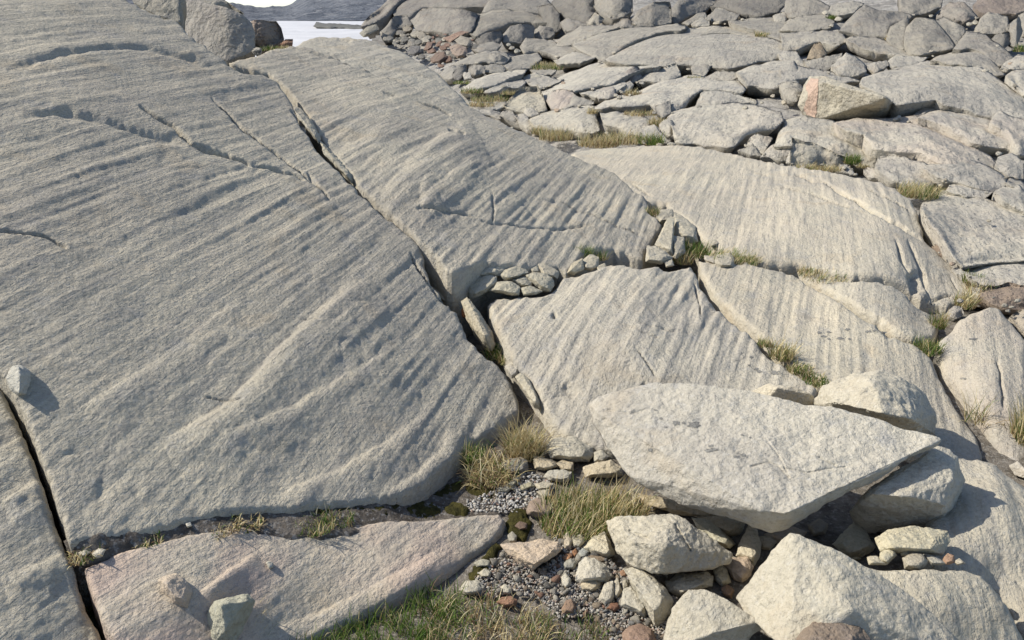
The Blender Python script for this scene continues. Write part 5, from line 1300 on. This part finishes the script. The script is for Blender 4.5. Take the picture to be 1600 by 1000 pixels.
 ('grey slab strip below the steep domed buttress', [(1318, 60), (1345, 57), (1374, 60), (1400, 70), (1424, 81), (1458, 88), (1410, 88), (1378, 84), (1346, 75)], 1.6, (.88, .87, .85), .1, .85, .12, 's'),
 ('pale block at the foot of the upper slope slab', [(1216, 83), (1228, 79), (1245, 81), (1262, 105), (1240, 101), (1222, 96)], 1.5, S1, 0, .6, .15, 'b'),
 ('wide pale slab left of the brown perched stone', [(1220, 52), (1260, 49), (1315, 48), (1322, 66), (1308, 72), (1275, 66), (1258, 72), (1244, 79), (1222, 80)], 1.8, (.93, .92, .9), 0, .9, .1, 's'),
 ('low slab running right behind the pink faced boulder', [(1218, 98), (1240, 102), (1262, 106), (1300, 112), (1350, 126), (1318, 130), (1262, 122), (1222, 130)], 1.7, S1, 0, .85, .12, 's'),
 ('dark broken rocks left of the pink faced boulder', [(1218, 132), (1230, 128), (1246, 130), (1256, 138), (1250, 152), (1244, 159), (1228, 154)], 1.2, (.8, .79, .77), 0, .4, .2, 'b'),
 ('pinkish domed rock near the top right', [(1463, 25), (1474, 12), (1484, 4), (1506, 4), (1528, 26), (1508, 34), (1476, 28)], 1.2, S3, .5, .4, .2, 'b'),
 ('grey block on the skyline above the domed buttress', [(1408, 20), (1404, -10), (1472, -10), (1470, 12), (1440, 22), (1424, 24)], 1.3, S3, 0, .6, .12, 's'),
 ('square pale boulder at the upper right edge', [(1524, 44), (1532, 30), (1545, 19), (1574, 26), (1576, 50), (1554, 52), (1532, 53)], 1.3, (.88, .87, .85), 0, .5, .18, 'b'),
 ('standing shaded stone at the far right edge', [(1576, 40), (1592, 26), (1597, 48), (1588, 74), (1578, 70)], 1.1, S3, 0, .3, .2, 'b'),
 ('reddish grey wall at the top right corner', [(1520, 8), (1540, -12), (1620, -14), (1620, 8), (1588, 22), (1547, 22), (1530, 18)], 1.1, (.66, .61, .60), .3, .4, .12, 's'),
 ('small pale boulder at the right edge under the shaded stone', [(1565, 103), (1576, 94), (1590, 87), (1615, 87), (1615, 110), (1571, 107)], 1.5, S1, .1, .6, .2, 'b'),
 ('pale rock at the extreme right of the upper slope', [(1592, 24), (1615, 10), (1615, 60), (1600, 56), (1596, 40)], 1.3, S2, 0, .5, .2, 'b'),
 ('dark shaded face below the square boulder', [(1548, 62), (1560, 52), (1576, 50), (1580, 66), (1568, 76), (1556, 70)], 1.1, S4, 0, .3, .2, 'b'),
 ('pale rock tongue beside the great dome on the right', [(1572, 118), (1590, 108), (1615, 112), (1615, 152), (1600, 148), (1585, 132)], 1.5, S1, 0, .7, .15, 's'),
 ('pale rock lip in the notch of the upper slope', [(1290, 22), (1300, 8), (1332, 2), (1350, 6), (1334, 20), (1310, 24)], 1.6, S1, 0, .7, .15, 'b'),
]
for k, (lab, poly, p, tint, pink, lie, bulge, ty) in enumerate(FAR):
    big = ty == 's'
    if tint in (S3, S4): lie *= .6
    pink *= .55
    vm_ = np.mean([q[1] for q in poly]); top_shade = float(np.interp(vm_, [20, 60, 110, 150], [.84, .88, .95, 1.0]))  # dimmer light on the upper slope, painted into the tint by height
    tint = (tint[0] * top_shade * .97, tint[1] * top_shade * .975, tint[2] * top_shade)
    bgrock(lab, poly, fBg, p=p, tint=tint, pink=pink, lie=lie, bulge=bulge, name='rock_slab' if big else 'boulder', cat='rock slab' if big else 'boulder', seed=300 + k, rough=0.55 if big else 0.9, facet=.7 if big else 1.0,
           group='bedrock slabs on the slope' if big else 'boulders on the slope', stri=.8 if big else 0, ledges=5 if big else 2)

hrock('large boulder with a flat pink end face on the middle slope',
      [(1246, 165, .40), (1256, 133, .66), (1265, 119, .76), (1287, 119, .78), (1315, 129, .76), (1384, 152, .66), (1404, 167, .42), (1386, 184, .30), (1362, 190, .26), (1301, 189, .25), (1276, 188, .25), (1253, 180, .28)],
      [(1283, 128, .76), (1280, 186, .255), (1384, 153, .655), (1364, 188, .27)], thick=.5, name='boulder', cat='boulder', tint=(1.02, 1.0, .94), pink=.0, rough=.45, wear=1, seed=601, mat=M_FAR, detail=1.6, group='boulders on the slope')
# its pink end face: a thin weathered skin on that side
def pink_skin():
    o = bpy.data.objects['boulder'] if False else COL.objects[-1]
    pts = [(1258, 136), (1266, 122), (1280, 124), (1279, 150), (1277, 186), (1262, 182), (1255, 172), (1262, 150)]
    dg = bpy.context.evaluated_depsgraph_get(); dg.update()
    me = o.data; co = np.array([v.co[:] for v in me.vertices]) + np.array(o.location)
    u, v, d = proj(co)
    m = inside(u, v, pts)
    n = vnormals(co, np.array([p.vertices[:] for p in me.polygons]))
    ray = co - np.array([0, 0, CAMZ])
    m &= (n * ray).sum(1) < 0
    T = [tuple(p.vertices) for p in me.polygons if all(m[i] for i in p.vertices)]
    if not T: return
    used = sorted({i for t in T for i in t}); mp = {a: b for b, a in enumerate(used)}
    V = co[used] + n[used] * 0.006
    s = link('pink_face', V, [tuple(mp[i] for i in t) for t in T], M_FAR, parent=o)
    s.color = (1.14, .98, .90, 1); s['pink'] = 0.6; s['label'] = 'flat salmon pink end face'
pink_skin()

# rubble below the far cliff
def rubble():
    rs = np.random.RandomState(77)
    area = [(585, 56), (612, 58), (640, 44), (690, 50), (712, 55), (738, 60), (745, 74), (716, 96), (700, 106), (672, 98), (640, 82), (605, 66)]
    cols = [(.50, .51, .53), (.40, .41, .43), (.60, .595, .59), (.32, .33, .35), (.50, .37, .34), (.45, .33, .30), (.8, .79, .77), (.66, .64, .62)]
    pts = []
    while len(pts) < 150:
        u, v = rs.uniform(585, 745), rs.uniform(44, 108)
        if inside(np.array([u]), np.array([v]), area)[0]: pts.append((v, u))
    pts.sort()
    for k, (v, u) in enumerate(pts):
        r = rs.uniform(2.2, 4.6) if k % 6 else rs.uniform(5.5, 8.5)
        n = 7; a0 = rs.uniform(0, 6.28)
        out = [(u + r * rs.uniform(.75, 1.25) * math.cos(a0 + 6.283 * i / n), v + .72 * r * rs.uniform(.7, 1.2) * math.sin(a0 + 6.283 * i / n)) for i in range(n)]
        red = (u > 655 and v > 62 and rs.rand() < .3)
        c = cols[rs.choice([4, 5])] if red else cols[rs.randint(len(cols)) if rs.rand() < .2 else rs.choice([0, 1, 2, 3, 6, 7])]
        lab = 'small reddish block in the rubble apron below the far cliff' if red else 'small grey block in the rubble apron below the far cliff'
        hrock(lab, out, gd=lambda a, b: float(fBg(np.array([a]), np.array([b]))[0]), tint=c, seed=700 + k, wear=1, rough=.9, detail=1.3, lie=.4, h=.45, name='rubble_block', cat='stone', group='rubble apron below the far cliff', mat=M_FAR)
rubble()
for lab, out, c in [('red edged tilted slab in the rubble', [(692, 60), (706, 54), (720, 49), (732, 50), (718, 58), (704, 67)], (.66, .5, .46)),
               ('grey block with red left side right of the rubble', [(711, 63), (720, 56), (734, 60), (738, 68), (732, 76), (716, 69)], (.72, .7, .68)),
               ('pink rounded boulder at the right end of the rubble', [(703, 73), (714, 68), (728, 74), (730, 82), (726, 89), (715, 91), (707, 84)], (.70, .60, .57)),
               ('red triangular block low in the rubble', [(672, 92), (682, 82), (694, 80), (698, 90), (688, 100), (676, 97)], (.46, .37, .35)),
               ('rusty upright block left of the red triangular block', [(662, 78), (668, 65), (676, 66), (676, 76), (668, 80)], (.48, .37, .35)),
               ('dark slate coloured block at the lower rubble', [(636, 80), (642, 72), (656, 72), (658, 82), (648, 88), (640, 85)], (.4, .41, .46)),
               ('grey sloping plate at the left of the rubble', [(562, 52), (575, 41), (588, 38), (592, 46), (578, 56), (568, 58)], (.68, .68, .66)),
               ('black stone lying on the far cliff top', [(661, 10), (664, 4), (674, 5), (676, 11), (668, 12)], (.3, .3, .33))]:
    hrock(lab, out, gd=lambda a, b: float(fBg(np.array([a]), np.array([b]))[0]) - .4, tint=c, seed=hash(lab) % 97, wear=1, rough=.8, detail=1.3, lie=.4, h=.4, name='rubble_block', cat='stone', mat=M_FAR, group='rubble apron below the far cliff')

# small loose stones scattered on the slope
def scatter_far():
    rs = np.random.RandomState(41)
    spots = [(800, 200), (870, 172), (905, 165), (925, 168), (968, 152), (985, 148), (1003, 130), (948, 208), (975, 216), (1008, 222), (1058, 162), (1140, 150), (1190, 160), (1208, 150), (1225, 160), (1165, 168), (1210, 256), (1222, 258),
             (1255, 262), (1346, 250), (1384, 196), (1400, 186), (1405, 183), (1420, 190), (1375, 100), (1260, 115), (1108, 30), (1120, 36), (1160, 30), (1290, 20), (1310, 30), (1330, 45), (1455, 25), (1515, 38), (1525, 36), (1540, 110),
             (1580, 100), (1590, 130), (1560, 240), (1572, 250), (1590, 246), (1470, 290), (1580, 480), (1590, 470), (1570, 478), (1575, 486), (1130, 112), (1180, 110), (880, 130), (858, 134), (840, 120), (745, 98), (800, 75), (808, 80), (795, 70),
             (1048, 225), (1030, 226), (1092, 168), (1240, 262), (1320, 262), (1545, 345), (1488, 412), (1500, 470), (1475, 500)]
    for k, (u, v) in enumerate(spots):
        r = rs.uniform(3.0, 6.0)
        n = 7
        out = [(u + r * rs.uniform(.7, 1.3) * math.cos(6.283 * i / n), v + .7 * r * rs.uniform(.7, 1.2) * math.sin(6.283 * i / n)) for i in range(n)]
        c = [(1, .99, .95), (.9, .9, .87), (.8, .79, .77), (1.05, 1.0, .9), (.85, .72, .64)][rs.randint(5)]
        hrock('small loose stone lying between the slabs of the slope', out, gd=lambda a, b: float(fBg(np.array([a]), np.array([b]))[0]) - .12, tint=c, seed=900 + k, wear=1, rough=.8, detail=1.6, lie=.3, h=.45, group='small loose stones on the slope', mat=M_FAR)
scatter_far()

def debris_far():
    rs = np.random.RandomState(42)
    for k in range(110):
        poly = FAR[rs.randint(20, len(FAR))][1]
        a = np.array(poly, float); c0 = a.mean(0)
        q = a[rs.choice(np.nonzero(a[:, 1] >= c0[1])[0])] + rs.uniform(-5, 5, 2)
        if q[0] > 1590 or q[1] < 12: continue
        r = rs.uniform(1.8, 4.2); n = 6
        out = [(q[0] + r * rs.uniform(.6, 1.4) * math.cos(6.283 * i / n), q[1] + .65 * r * rs.uniform(.6, 1.3) * math.sin(6.283 * i / n)) for i in range(n)]
        f = rs.uniform(.6, 1.05)
        hrock('small loose stone lying between the slabs of the slope', out, gd=lambda a, b: float(fBg(np.array([a]), np.array([b]))[0]) - .2, tint=(f, f * .98, f * .94), seed=1200 + k, wear=0, rough=.8, detail=1.6, lie=.3, h=.5, group='small loose stones on the slope', mat=M_FAR)
debris_far()
# ------------------------------------------------------------------ gravel
GRAVEL = [(742, 900), (765, 880), (785, 862), (800, 852), (835, 895), (880, 865), (900, 845), (925, 870), (960, 880), (985, 915), (1000, 960), (1030, 985), (1040, 1010), (960, 1010), (930, 960), (870, 965), (840, 935), (800, 925), (765, 935), (735, 925)]
GRIT = [(735, 800), (728, 785), (745, 775), (778, 765), (800, 740), (830, 738), (850, 745), (870, 760), (850, 775), (830, 785), (812, 800), (780, 800), (750, 800)]
GAP = [(860, 840), (900, 830), (960, 880), (1000, 905), (1060, 935), (1040, 1000), (1000, 990), (960, 900), (900, 880)]
PCOL = [(.31, .295, .265), (.38, .355, .31), (.24, .23, .21), (.45, .42, .36), (.17, .165, .155), (.31, .255, .205), (.34, .215, .16), (.41, .34, .255), (.27, .27, .265), (.50, .475, .41)]

def pebble_mesh(seed, n=14):
    rs = np.random.RandomState(seed)
    n = 14 if seed % 2 else 9
    p = rs.normal(size=(n, 3)); p /= np.linalg.norm(p, axis=1)[:, None]
    p *= rs.uniform(.85, 1.1, (n, 1))
    p *= np.array([1, rs.uniform(.65, .95), rs.uniform(.5, .8)])
    V, T = hull_mesh(p)
    V, T = subdivide(V, T, .9)
    V = laplace(V, T, 1, .45 if seed % 2 else .12)
    return V, T

PCOL = [(r, g * .985, b * .93) for r, g, b in PCOL]
PM = []
for s in range(12):
    V, T = pebble_mesh(s)
    me = bpy.data.meshes.new('pebble'); me.from_pydata(V.tolist(), [], T.tolist()); me.update()
    me.polygons.foreach_set('use_smooth', np.ones(len(me.polygons), bool)); me.materials.append(M_PEB)
    PM.append((me, V, T))

def gravel():
    rs = np.random.RandomState(5)
    first = None; n = 0
    cells = set()
    while n < 285:
        u, v = rs.uniform(730, 1045), rs.uniform(735, 1005)
        a, b = np.array([u]), np.array([v])
        if not (inside(a, b, GRAVEL)[0] or (inside(a, b, GAP)[0] and rs.rand() < .7)): continue
        r = rs.uniform(4.6, 7.2) if rs.rand() < .7 else rs.uniform(7, 12)
        key = (int(u / 8), int(v / 6))
        if key in cells: continue
        cells.add(key)
        d = float(dz(u, v, 0.004)); p = P3(u, v, d)
        s = r / F * d
        o = bpy.data.objects.new('pebble', PM[rs.randint(12)][0])
        o.location = (p[0], p[1], rs.uniform(.0, .55) * s)
        o.scale = (s, s, s)
        o.rotation_euler = (rs.uniform(-.4, .4), rs.uniform(-.4, .4), rs.uniform(0, 6.28))
        c = PCOL[rs.randint(len(PCOL))]; f = rs.uniform(.8, 1.2)
        o.color = (c[0] * f, c[1] * f, c[2] * f, 1)
        tag(o, 'small rounded pebble among many in the gravel pocket', 'pebble', 'pebbles in the gravel pocket')
        COL.objects.link(o); n += 1
    # the finer grit, too small to count
    Vs, Ts, Cs = [], [], []; off = 0
    tries = 0
    while len(Vs) < 4200 and tries < 60000:
        tries += 1
        u, v = rs.uniform(725, 1060), rs.uniform(735, 1010)
        a, b = np.array([u]), np.array([v])
        grit = inside(a, b, GRIT)[0]
        if not (grit or inside(a, b, GRAVEL)[0] or inside(a, b, GAP)[0]): continue
        r = rs.uniform(1.6, 4.2) if not grit else rs.uniform(1.5, 4.6)
        d = float(dz(u, v, .002)); p = P3(u, v, d); s = r / F * d
        _, V, T = PM[rs.randint(12)]
        an = rs.uniform(0, 6.28); ca, sa = math.cos(an), math.sin(an)
        W_ = np.stack([V[:, 0] * ca - V[:, 1] * sa, V[:, 0] * sa + V[:, 1] * ca, V[:, 2]], -1) * s + np.array([p[0], p[1], rs.uniform(-.1, .5) * s])
        c = (np.array(PCOL[rs.randint(len(PCOL))]) * .6 + np.array((.30, .28, .245)) * .4) * rs.uniform(.85, 1.12)
        if grit and rs.rand() < .6: c = np.array((.40, .385, .345)) * rs.uniform(.8, 1.15)
        Vs.append(W_); Ts.append(T + off); Cs.append(np.repeat(c[None], len(V), 0)); off += len(V)
    o = link('gravel', np.concatenate(Vs), np.concatenate(Ts), M_GRIT, uvcol=np.concatenate(Cs))
    tag(o, 'fine mixed grey and rust gravel filling the pocket', 'gravel', kind='stuff')
gravel()

# ------------------------------------------------------------------ moss
def moss(label, poly, z, seed, fld=None):
    pp = roughen(poly, 3.6, 6, seed)
    u, v, quads, bnd, de, front = grid_in_poly(pp, 2.0)
    d = dz(u, v, z) if fld is None else fld(u, v)
    p = P3(u, v, d)
    t = np.clip(de / 10, 0, 1)
    p[:, 2] += -.010 + .013 * np.sqrt(np.clip(1 - (1 - t) ** 2, 0, 1)) + .008 * fbm(p * 30, 3) * t + .006 * perlin(p * 110) * t
    o = link('moss_patch', p, quads, M_MOSS)
    tag(o, label, 'moss', 'moss patches')
moss('round dark moss cushion in the trench under the slab edge', [(632, 792), (645, 783), (668, 782), (690, 788), (692, 802), (680, 811), (645, 810)], 0.03, 1, fTr)
moss('small brown moss patch beside the white grit', [(724, 765), (735, 752), (752, 750), (770, 756), (776, 770), (768, 783), (750, 780), (735, 772)], 0.0, 2)
moss('moss cushion at the nose of the low hump', [(693, 790), (705, 782), (722, 782), (734, 790), (730, 800), (712, 803), (698, 802)], 0.01, 3)
moss('upright strip of bright moss right of the low hump nose', [(792, 800), (803, 790), (818, 788), (824, 797), (830, 812), (826, 832), (815, 846), (800, 836), (792, 820)], 0.0, 4)
moss('narrow moss strip along the right side of the low hump', [(732, 893), (748, 872), (762, 856), (775, 846), (785, 850), (776, 865), (765, 882), (768, 900), (752, 905), (736, 905)], 0.0, 5)
moss('thin moss seam along the upper rim of the trench', [(360, 800), (420, 797), (500, 792), (560, 790), (600, 788), (596, 797), (540, 800), (470, 803), (400, 806), (362, 808)], 0.03, 7, fTr)
moss('flat dark moss in the deep shade of the whaleback edge', [(575, 797), (600, 788), (640, 778), (680, 765), (720, 742), (728, 760), (700, 778), (650, 784), (630, 795), (600, 806)], 0.03, 6, fTr)

# ------------------------------------------------------------------ lichen on the rocks
def lichens(owner, key, spots, depthfn):
    rs = np.random.RandomState(len(spots))
    for (u, v, a, b) in spots:
        n = 17
        ang = np.linspace(0, 6.283, n, endpoint=False)
        rr = rs.uniform(.55, 1.25, n)
        uu = u + a * rr * np.cos(ang); vv = v + b * rr * np.sin(ang)
        P = [depthfn(x, y) for x, y in zip(uu, vv)] + [depthfn(u, v)]
        V = np.array(P)
        o = link('lichen_patch', V, [(i, (i + 1) % n, n) for i in range(n)], M_LICHEN, parent=owner)

def slab_point(key):
    pu, pv, pos, nrm, o = SLABS[key]
    def f(u, v):
        d2 = (pu - u) ** 2 + (pv - v) ** 2
        k = np.argpartition(d2, 4)[:4]
        w = 1 / (d2[k] + .5)
        p = (pos[k] * w[:, None]).sum(0) / w.sum()
        q = P3(u, v, 1.0) - np.array([0, 0, CAMZ])
        t = np.dot(p - np.array([0, 0, CAMZ]), nrm[k[0]]) / np.dot(q, nrm[k[0]])
        return np.array([0, 0, CAMZ]) + q * t + nrm[k[0]] * .0018
    return f
lichens(SLABS['E'][4], 'E', [(1280, 520, 4, 2), (1287, 526, 5, 2), (1295, 519, 4, 1.6), (1295, 530, 3, 1.5), (1312, 529, 6, 2), (1324, 515, 4, 2), (1327, 530, 3, 1.4), (1358, 518, 5, 2), (1366, 517, 3, 1.4), (1354, 519, 3, 1.6), (1382, 520, 4, 1.6), (1372, 518, 3, 1.3)], slab_point('E'))
lichens(SLABS['D'][4], 'D', [(1173, 558, 3, 1.8), (1170, 571, 2.5, 1.5), (1182, 577, 4, 2), (1187, 581, 5, 2), (1213, 583, 9, 3.4)], slab_point('D'))
lichens(SLABS['S'][4], 'S', [(1520, 530, 8, 1.6), (1505, 592, 6, 1.8)], slab_point('S'))

def bvh_point(o):
    from mathutils.bvhtree import BVHTree
    me = o.data; loc = np.array(o.location)
    bv = BVHTree.FromPolygons([tuple(np.array(v.co[:]) + loc) for v in me.vertices], [tuple(p.vertices) for p in me.polygons])
    def f(u, v):
        r = P3(u, v, 1.0) - np.array([0, 0, CAMZ])
        h = bv.ray_cast(Vector((0, 0, CAMZ)), Vector(r).normalized())
        if h[0] is None: return P3(u, v, 2.6)
        return np.array(h[0]) + np.array(h[1]) * .0015
    return f
flat = [o for o in COL.objects if str(o.get('label', '')).startswith('large pale flat topped')][0]
lichens(flat, None, [(1056, 661, 6, 4), (1068, 661, 3, 2.5), (1083, 664, 11, 5), (1017, 703, 4, 4), (1108, 704, 9, 3.5), (1111, 697, 5, 2), (1115, 703, 8, 3), (1150, 714, 5, 2.4), (1161, 711, 5, 2.4), (1160, 680, 3, 1.2), (1172, 684, 2.5, 1.2),
                     (1024, 641, 4, 1.5), (1033, 654, 3, 2), (1040, 668, 3, 1.6)], bvh_point(flat))

# ------------------------------------------------------------------ grass
def gp(u, v, z=0.0): return P3(u, v, dz(u, v, z))
def fp(f, u, v): return P3(u, v, float(f(np.array([u], float), np.array([v], float))[0]))
cl = 2.6
tuft('big straw and green grass clump in the gravel beside the notched boulder', gp(905, 812), .135, .12, 520, 480, 160, lean=(.16, .0, 0), seed=1, stalks=26, spread=.75)
tuft('smaller wing of dry grass on the right of the big clump', gp(965, 800), .10, .11, 120, 200, 120, lean=(.22, 0, 0), seed=2, stalks=14)
tuft('straw coloured tussock at the lower end of the dark joint', gp(820, 706, .01), .07, .145, 60, 520, 120, lean=(-.05, -.1, 0), seed=3, stalks=12, spread=.85)
tuft('brown drooping grass spilling below the straw tussock', gp(768, 738, .015), .10, .13, 60, 110, 330, lean=(-.1, -.2, 0), seed=4, droop=1.3, spread=1.0)
tuft('green sprig against the edge of the whaleback', gp(738, 720, .02), .04, .11, 110, 20, 30, seed=5)
tuft('brown matted grass in the trench above the low hump', fp(fTr, 345, 818), .06, .035, 30, 50, 110, lean=(.3, 0, 0), seed=6, droop=1.2, spread=1.2)
tuft('matted brown grass right of the first trench mat', fp(fTr, 385, 814), .05, .035, 30, 50, 90, seed=7, droop=1.2, spread=1.2)
tuft('green grass hummock in the middle of the trench', fp(fTr, 490, 815), .07, .042, 200, 80, 40, seed=8, droop=.9)
tuft('short green grass right end of the trench hummock', fp(fTr, 533, 812), .045, .034, 110, 40, 20, seed=9)
tuft('small green blades left in the trench', fp(fTr, 228, 842), .04, .03, 40, 15, 30, seed=10)
tuft('brown grass where the trench meets the long crack', fp(fTr, 130, 862), .045, .04, 30, 30, 70, seed=11, droop=1.1, spread=1.1)
tuft('dark grass wisps in the long crack at lower left', gp(128, 910, .13), .04, .07, 40, 20, 60, seed=12)
tuft('thin wisps low in the long crack beside the hump', gp(142, 950, .09), .04, .06, 30, 15, 40, seed=13)
tuft('dry straggling stems beside the upright hooked stone', gp(392, 998, .02), .04, .13, 10, 40, 20, seed=14, spread=.9)
tuft('small green tuft in the notch of the middle joint', fp(fCr, 912, 402), .05, .12, 150, 10, 10, seed=15, spread=.5)
tuft('dull green tuft right of the notch stones', fp(fCr, 936, 402), .05, .08, 60, 30, 40, seed=16)
tuft('dark grass at the mouth of the round hole', fp(fR, 1018, 334), .06, .09, 60, 30, 60, seed=17)
tuft('bright green sprig on the leaning prism block', fp(fCr, 1057, 364), .04, .10, 80, 5, 0, seed=18, spread=.5)
tuft('dark green bush of grass in the broken joint', fp(fCr, 1084, 396), .10, .13, 220, 20, 60, seed=19)
tuft('brown wisps left of the dark green bush of grass', fp(fCr, 1068, 408), .06, .12, 20, 40, 60, seed=20)
tuft('long low green grass strip on the joint below the dome', fp(fR, 1140, 402), .14, .08, 200, 110, 40, lean=(.5, 0, 0), seed=21)
tuft('right hand tail of the green strip below the dome', fp(fR, 1165, 406), .10, .06, 80, 60, 30, lean=(.5, 0, 0), seed=22)
tuft('dull grass line in the joint farther right', fp(fR, 1285, 430), .14, .05, 70, 90, 60, lean=(.5, 0, 0), seed=23)
tuft('tiny grass line left of the dull grass line', fp(fR, 1262, 424), .06, .05, 30, 40, 30, seed=24)
tuft('spiky dry green tuft in the grassy crack', fp(fR, 1222, 556), .055, .10, 90, 130, 40, lean=(.1, 0, 0), seed=25, stalks=6)
tuft('low green growth down the grassy crack', fp(fR, 1250, 576), .06, .045, 120, 60, 60, seed=26)
tuft('dark green end of the grassy crack', fp(fR, 1276, 594), .06, .04, 170, 30, 50, seed=27)
tuft('thin grass in the upper grassy crack', fp(fR, 1196, 536), .04, .05, 30, 50, 30, seed=28)
tuft('green tuft in the dark joint between the central slabs', fp(fCr, 773, 555), .045, .10, 110, 30, 40, seed=29)
tuft('tan wisps beside the joint tuft', fp(fCr, 792, 562), .045, .08, 20, 60, 40, lean=(.3, 0, 0), seed=30)
tuft('green tuft at the corner of the wedge slab', fp(fR, 1448, 545), .07, .09, 180, 40, 30, seed=31)
tuft('yellow green tuft above the right hand crack corner', fp(fR, 1466, 508), .04, .11, 70, 60, 30, seed=32)
tuft('straw tuft at the right end of the dome', fp(fR, 1506, 476), .06, .13, 60, 120, 40, lean=(.2, 0, 0), seed=33)
tuft('green tuft right of the black crack', fp(fBg, 1520, 440), .06, .10, 120, 20, 20, seed=34)
tuft('olive brown tuft beside the brown mound', fp(fBg, 1538, 455), .10, .10, 60, 90, 90, seed=35)
tuft('tall dry grass at the right frame edge', gp(1598, 690, .0), .05, .24, 60, 120, 20, seed=36, spread=.4)
tuft('sparse dry stems in the shaded gap of the right hump', fp(fS, 1527, 655), .05, .17, 5, 26, 4, seed=37, spread=.7)
tuft('grass between dome and bright slab at the right', fp(fBg, 1452, 372), .08, .12, 90, 60, 60, seed=38)
# farther away
def ft(label, u, v, px, hpx, ng, nd, nb, seed, lean=(0, 0, 0), f=None):
    f = f or fBg
    d = float(f(np.array([u], float), np.array([v], float))[0])
    tuft(label, P3(u, v, d - .12), px / F * d, hpx / F * d, ng, nd, nb, lean=lean, seed=seed, w=max(.004, 1.0 / F * d), spread=.8, group='grass tufts on the slope')
ft('large yellow tussock on the crest of the pale dome', 1434, 304, 30, 26, 260, 420, 80, 50, (.25, 0, 0))
ft('dry grass strip under the dark faced block', 1268, 264, 30, 12, 30, 200, 90, 51)
ft('dry grass end under the dark faced block', 1298, 264, 16, 12, 20, 110, 40, 52)
ft('dark green tuft on the crest of the dome', 1332, 254, 12, 22, 200, 20, 20, 53)
ft('brown roots beside the dark green crest tuft', 1348, 260, 10, 10, 20, 20, 80, 54)
ft('small dull tuft on the left crest of the dome', 1198, 264, 11, 14, 60, 60, 30, 55)
ft('yellow grass strip under the flat bright slab', 868, 216, 26, 22, 60, 260, 120, 56)
ft('yellow grass left of the yellow strip', 845, 208, 14, 16, 40, 120, 60, 57)
ft('brown grass field between the slabs', 935, 226, 32, 24, 50, 240, 200, 58)
ft('brown grass field right half', 970, 222, 28, 24, 60, 200, 160, 59)
ft('green sedge tuft at the edge of the bright hump', 1018, 223, 20, 24, 240, 40, 40, 60)
ft('straw tuft between the flat slabs and the hump', 1026, 196, 13, 20, 20, 130, 60, 61)
ft('rusty grass under the thick pale slab', 1000, 178, 26, 10, 20, 110, 110, 62)
ft('straw wisp at the joint of the two flat slabs', 925, 176, 8, 12, 5, 60, 20, 63)
ft('brown bush of grass in the gap under the squared block', 990, 148, 13, 14, 20, 50, 140, 64)
ft('dark olive grass patch on the far ledge', 855, 108, 26, 12, 160, 60, 120, 65)
ft('golden top of the far olive patch', 852, 103, 20, 10, 20, 160, 40, 66)
ft('olive grass strip at the edge of the shaded hump', 765, 156, 30, 12, 110, 80, 170, 67)
ft('green brown grass left of the long bright slab', 738, 144, 18, 12, 110, 30, 60, 68)
ft('brown grass along the rim of the middle slab', 752, 164, 24, 10, 30, 60, 170, 69)
ft('small green patch by the small wall of blocks', 722, 130, 14, 7, 120, 20, 20, 70)
ft('olive tuft below the second bright slab', 800, 146, 18, 8, 50, 60, 60, 71)
ft('pale wisp in the crack of the widest slab', 1040, 102, 10, 8, 10, 60, 10, 72)
ft('green wisp by the grey face of rock', 1085, 122, 12, 6, 60, 60, 10, 73)
ft('yellow green grass under the pointed crag', 1192, 56, 12, 10, 60, 90, 20, 74)
ft('green tuft on the upper slope', 1299, 30, 7, 10, 100, 10, 10, 75)
ft('green grass below the standing stone at right', 1596, 80, 12, 16, 150, 20, 20, 76)
ft('brown grass below the dome by the pinkish slab', 1392, 62, 9, 9, 5, 40, 50, 77)
ft('bright green tuft at the foot of the crest boulder', 424, 77, 20, 10, 260, 60, 20, 78, f=lambda u, v: ftl(u, v) + .2)
ft('tan dead grass right of the crest tuft', 442, 74, 12, 6, 10, 60, 60, 79, f=lambda u, v: ftl(u, v) + .2)

# the grass at the bottom edge: nobody could count these blades
def meadow(name, label, poly, n, height, cols, droop, seed, z=0.0, w=.0034, spread=.8, lean=(0, 0, 0)):
    rs = np.random.RandomState(seed)
    pts = []
    poly = np.array(poly, float)
    while len(pts) < n:
        u, v = rs.uniform(poly[:, 0].min(), poly[:, 0].max()), rs.uniform(poly[:, 1].min(), poly[:, 1].max())
        if inside(np.array([u]), np.array([v]), poly)[0] and perlin(np.array([[u / 34, v / 22, seed]]))[0] > rs.uniform(-.45, .25): pts.append(gp(u, v, z - .012))
    V, T, C = blades(lambda k: pts[k], n, height, spread, lean, w, cols, rs, droop)
    o = link(name, V, T, M_BLADE, uvcol=C)
    tag(o, label, 'grass', kind='stuff')
meadow('grass', 'lush green grass along the foot of the low hump', [(400, 1045), (470, 1012), (530, 990), (590, 962), (650, 935), (690, 920), (715, 925), (722, 960), (700, 1000), (690, 1050)], 1250, .075, GREEN * 5 + STRAW[:2] + BROWN[:1], .8, 1)
meadow('grass', 'straw and green grass strands right of the lush grass', [(640, 1000), (690, 940), (730, 930), (770, 945), (830, 955), (860, 975), (850, 1050), (640, 1050)], 950, .075, STRAW + GREEN[:2] + BROWN, 1.3, 2, spread=1.1)
meadow('grass', 'short dull grass fringe between gravel and bottom edge', [(840, 965), (870, 960), (920, 965), (950, 985), (960, 1040), (840, 1040)], 420, .04, GREEN + BROWN + STRAW[:2], 1.0, 3)
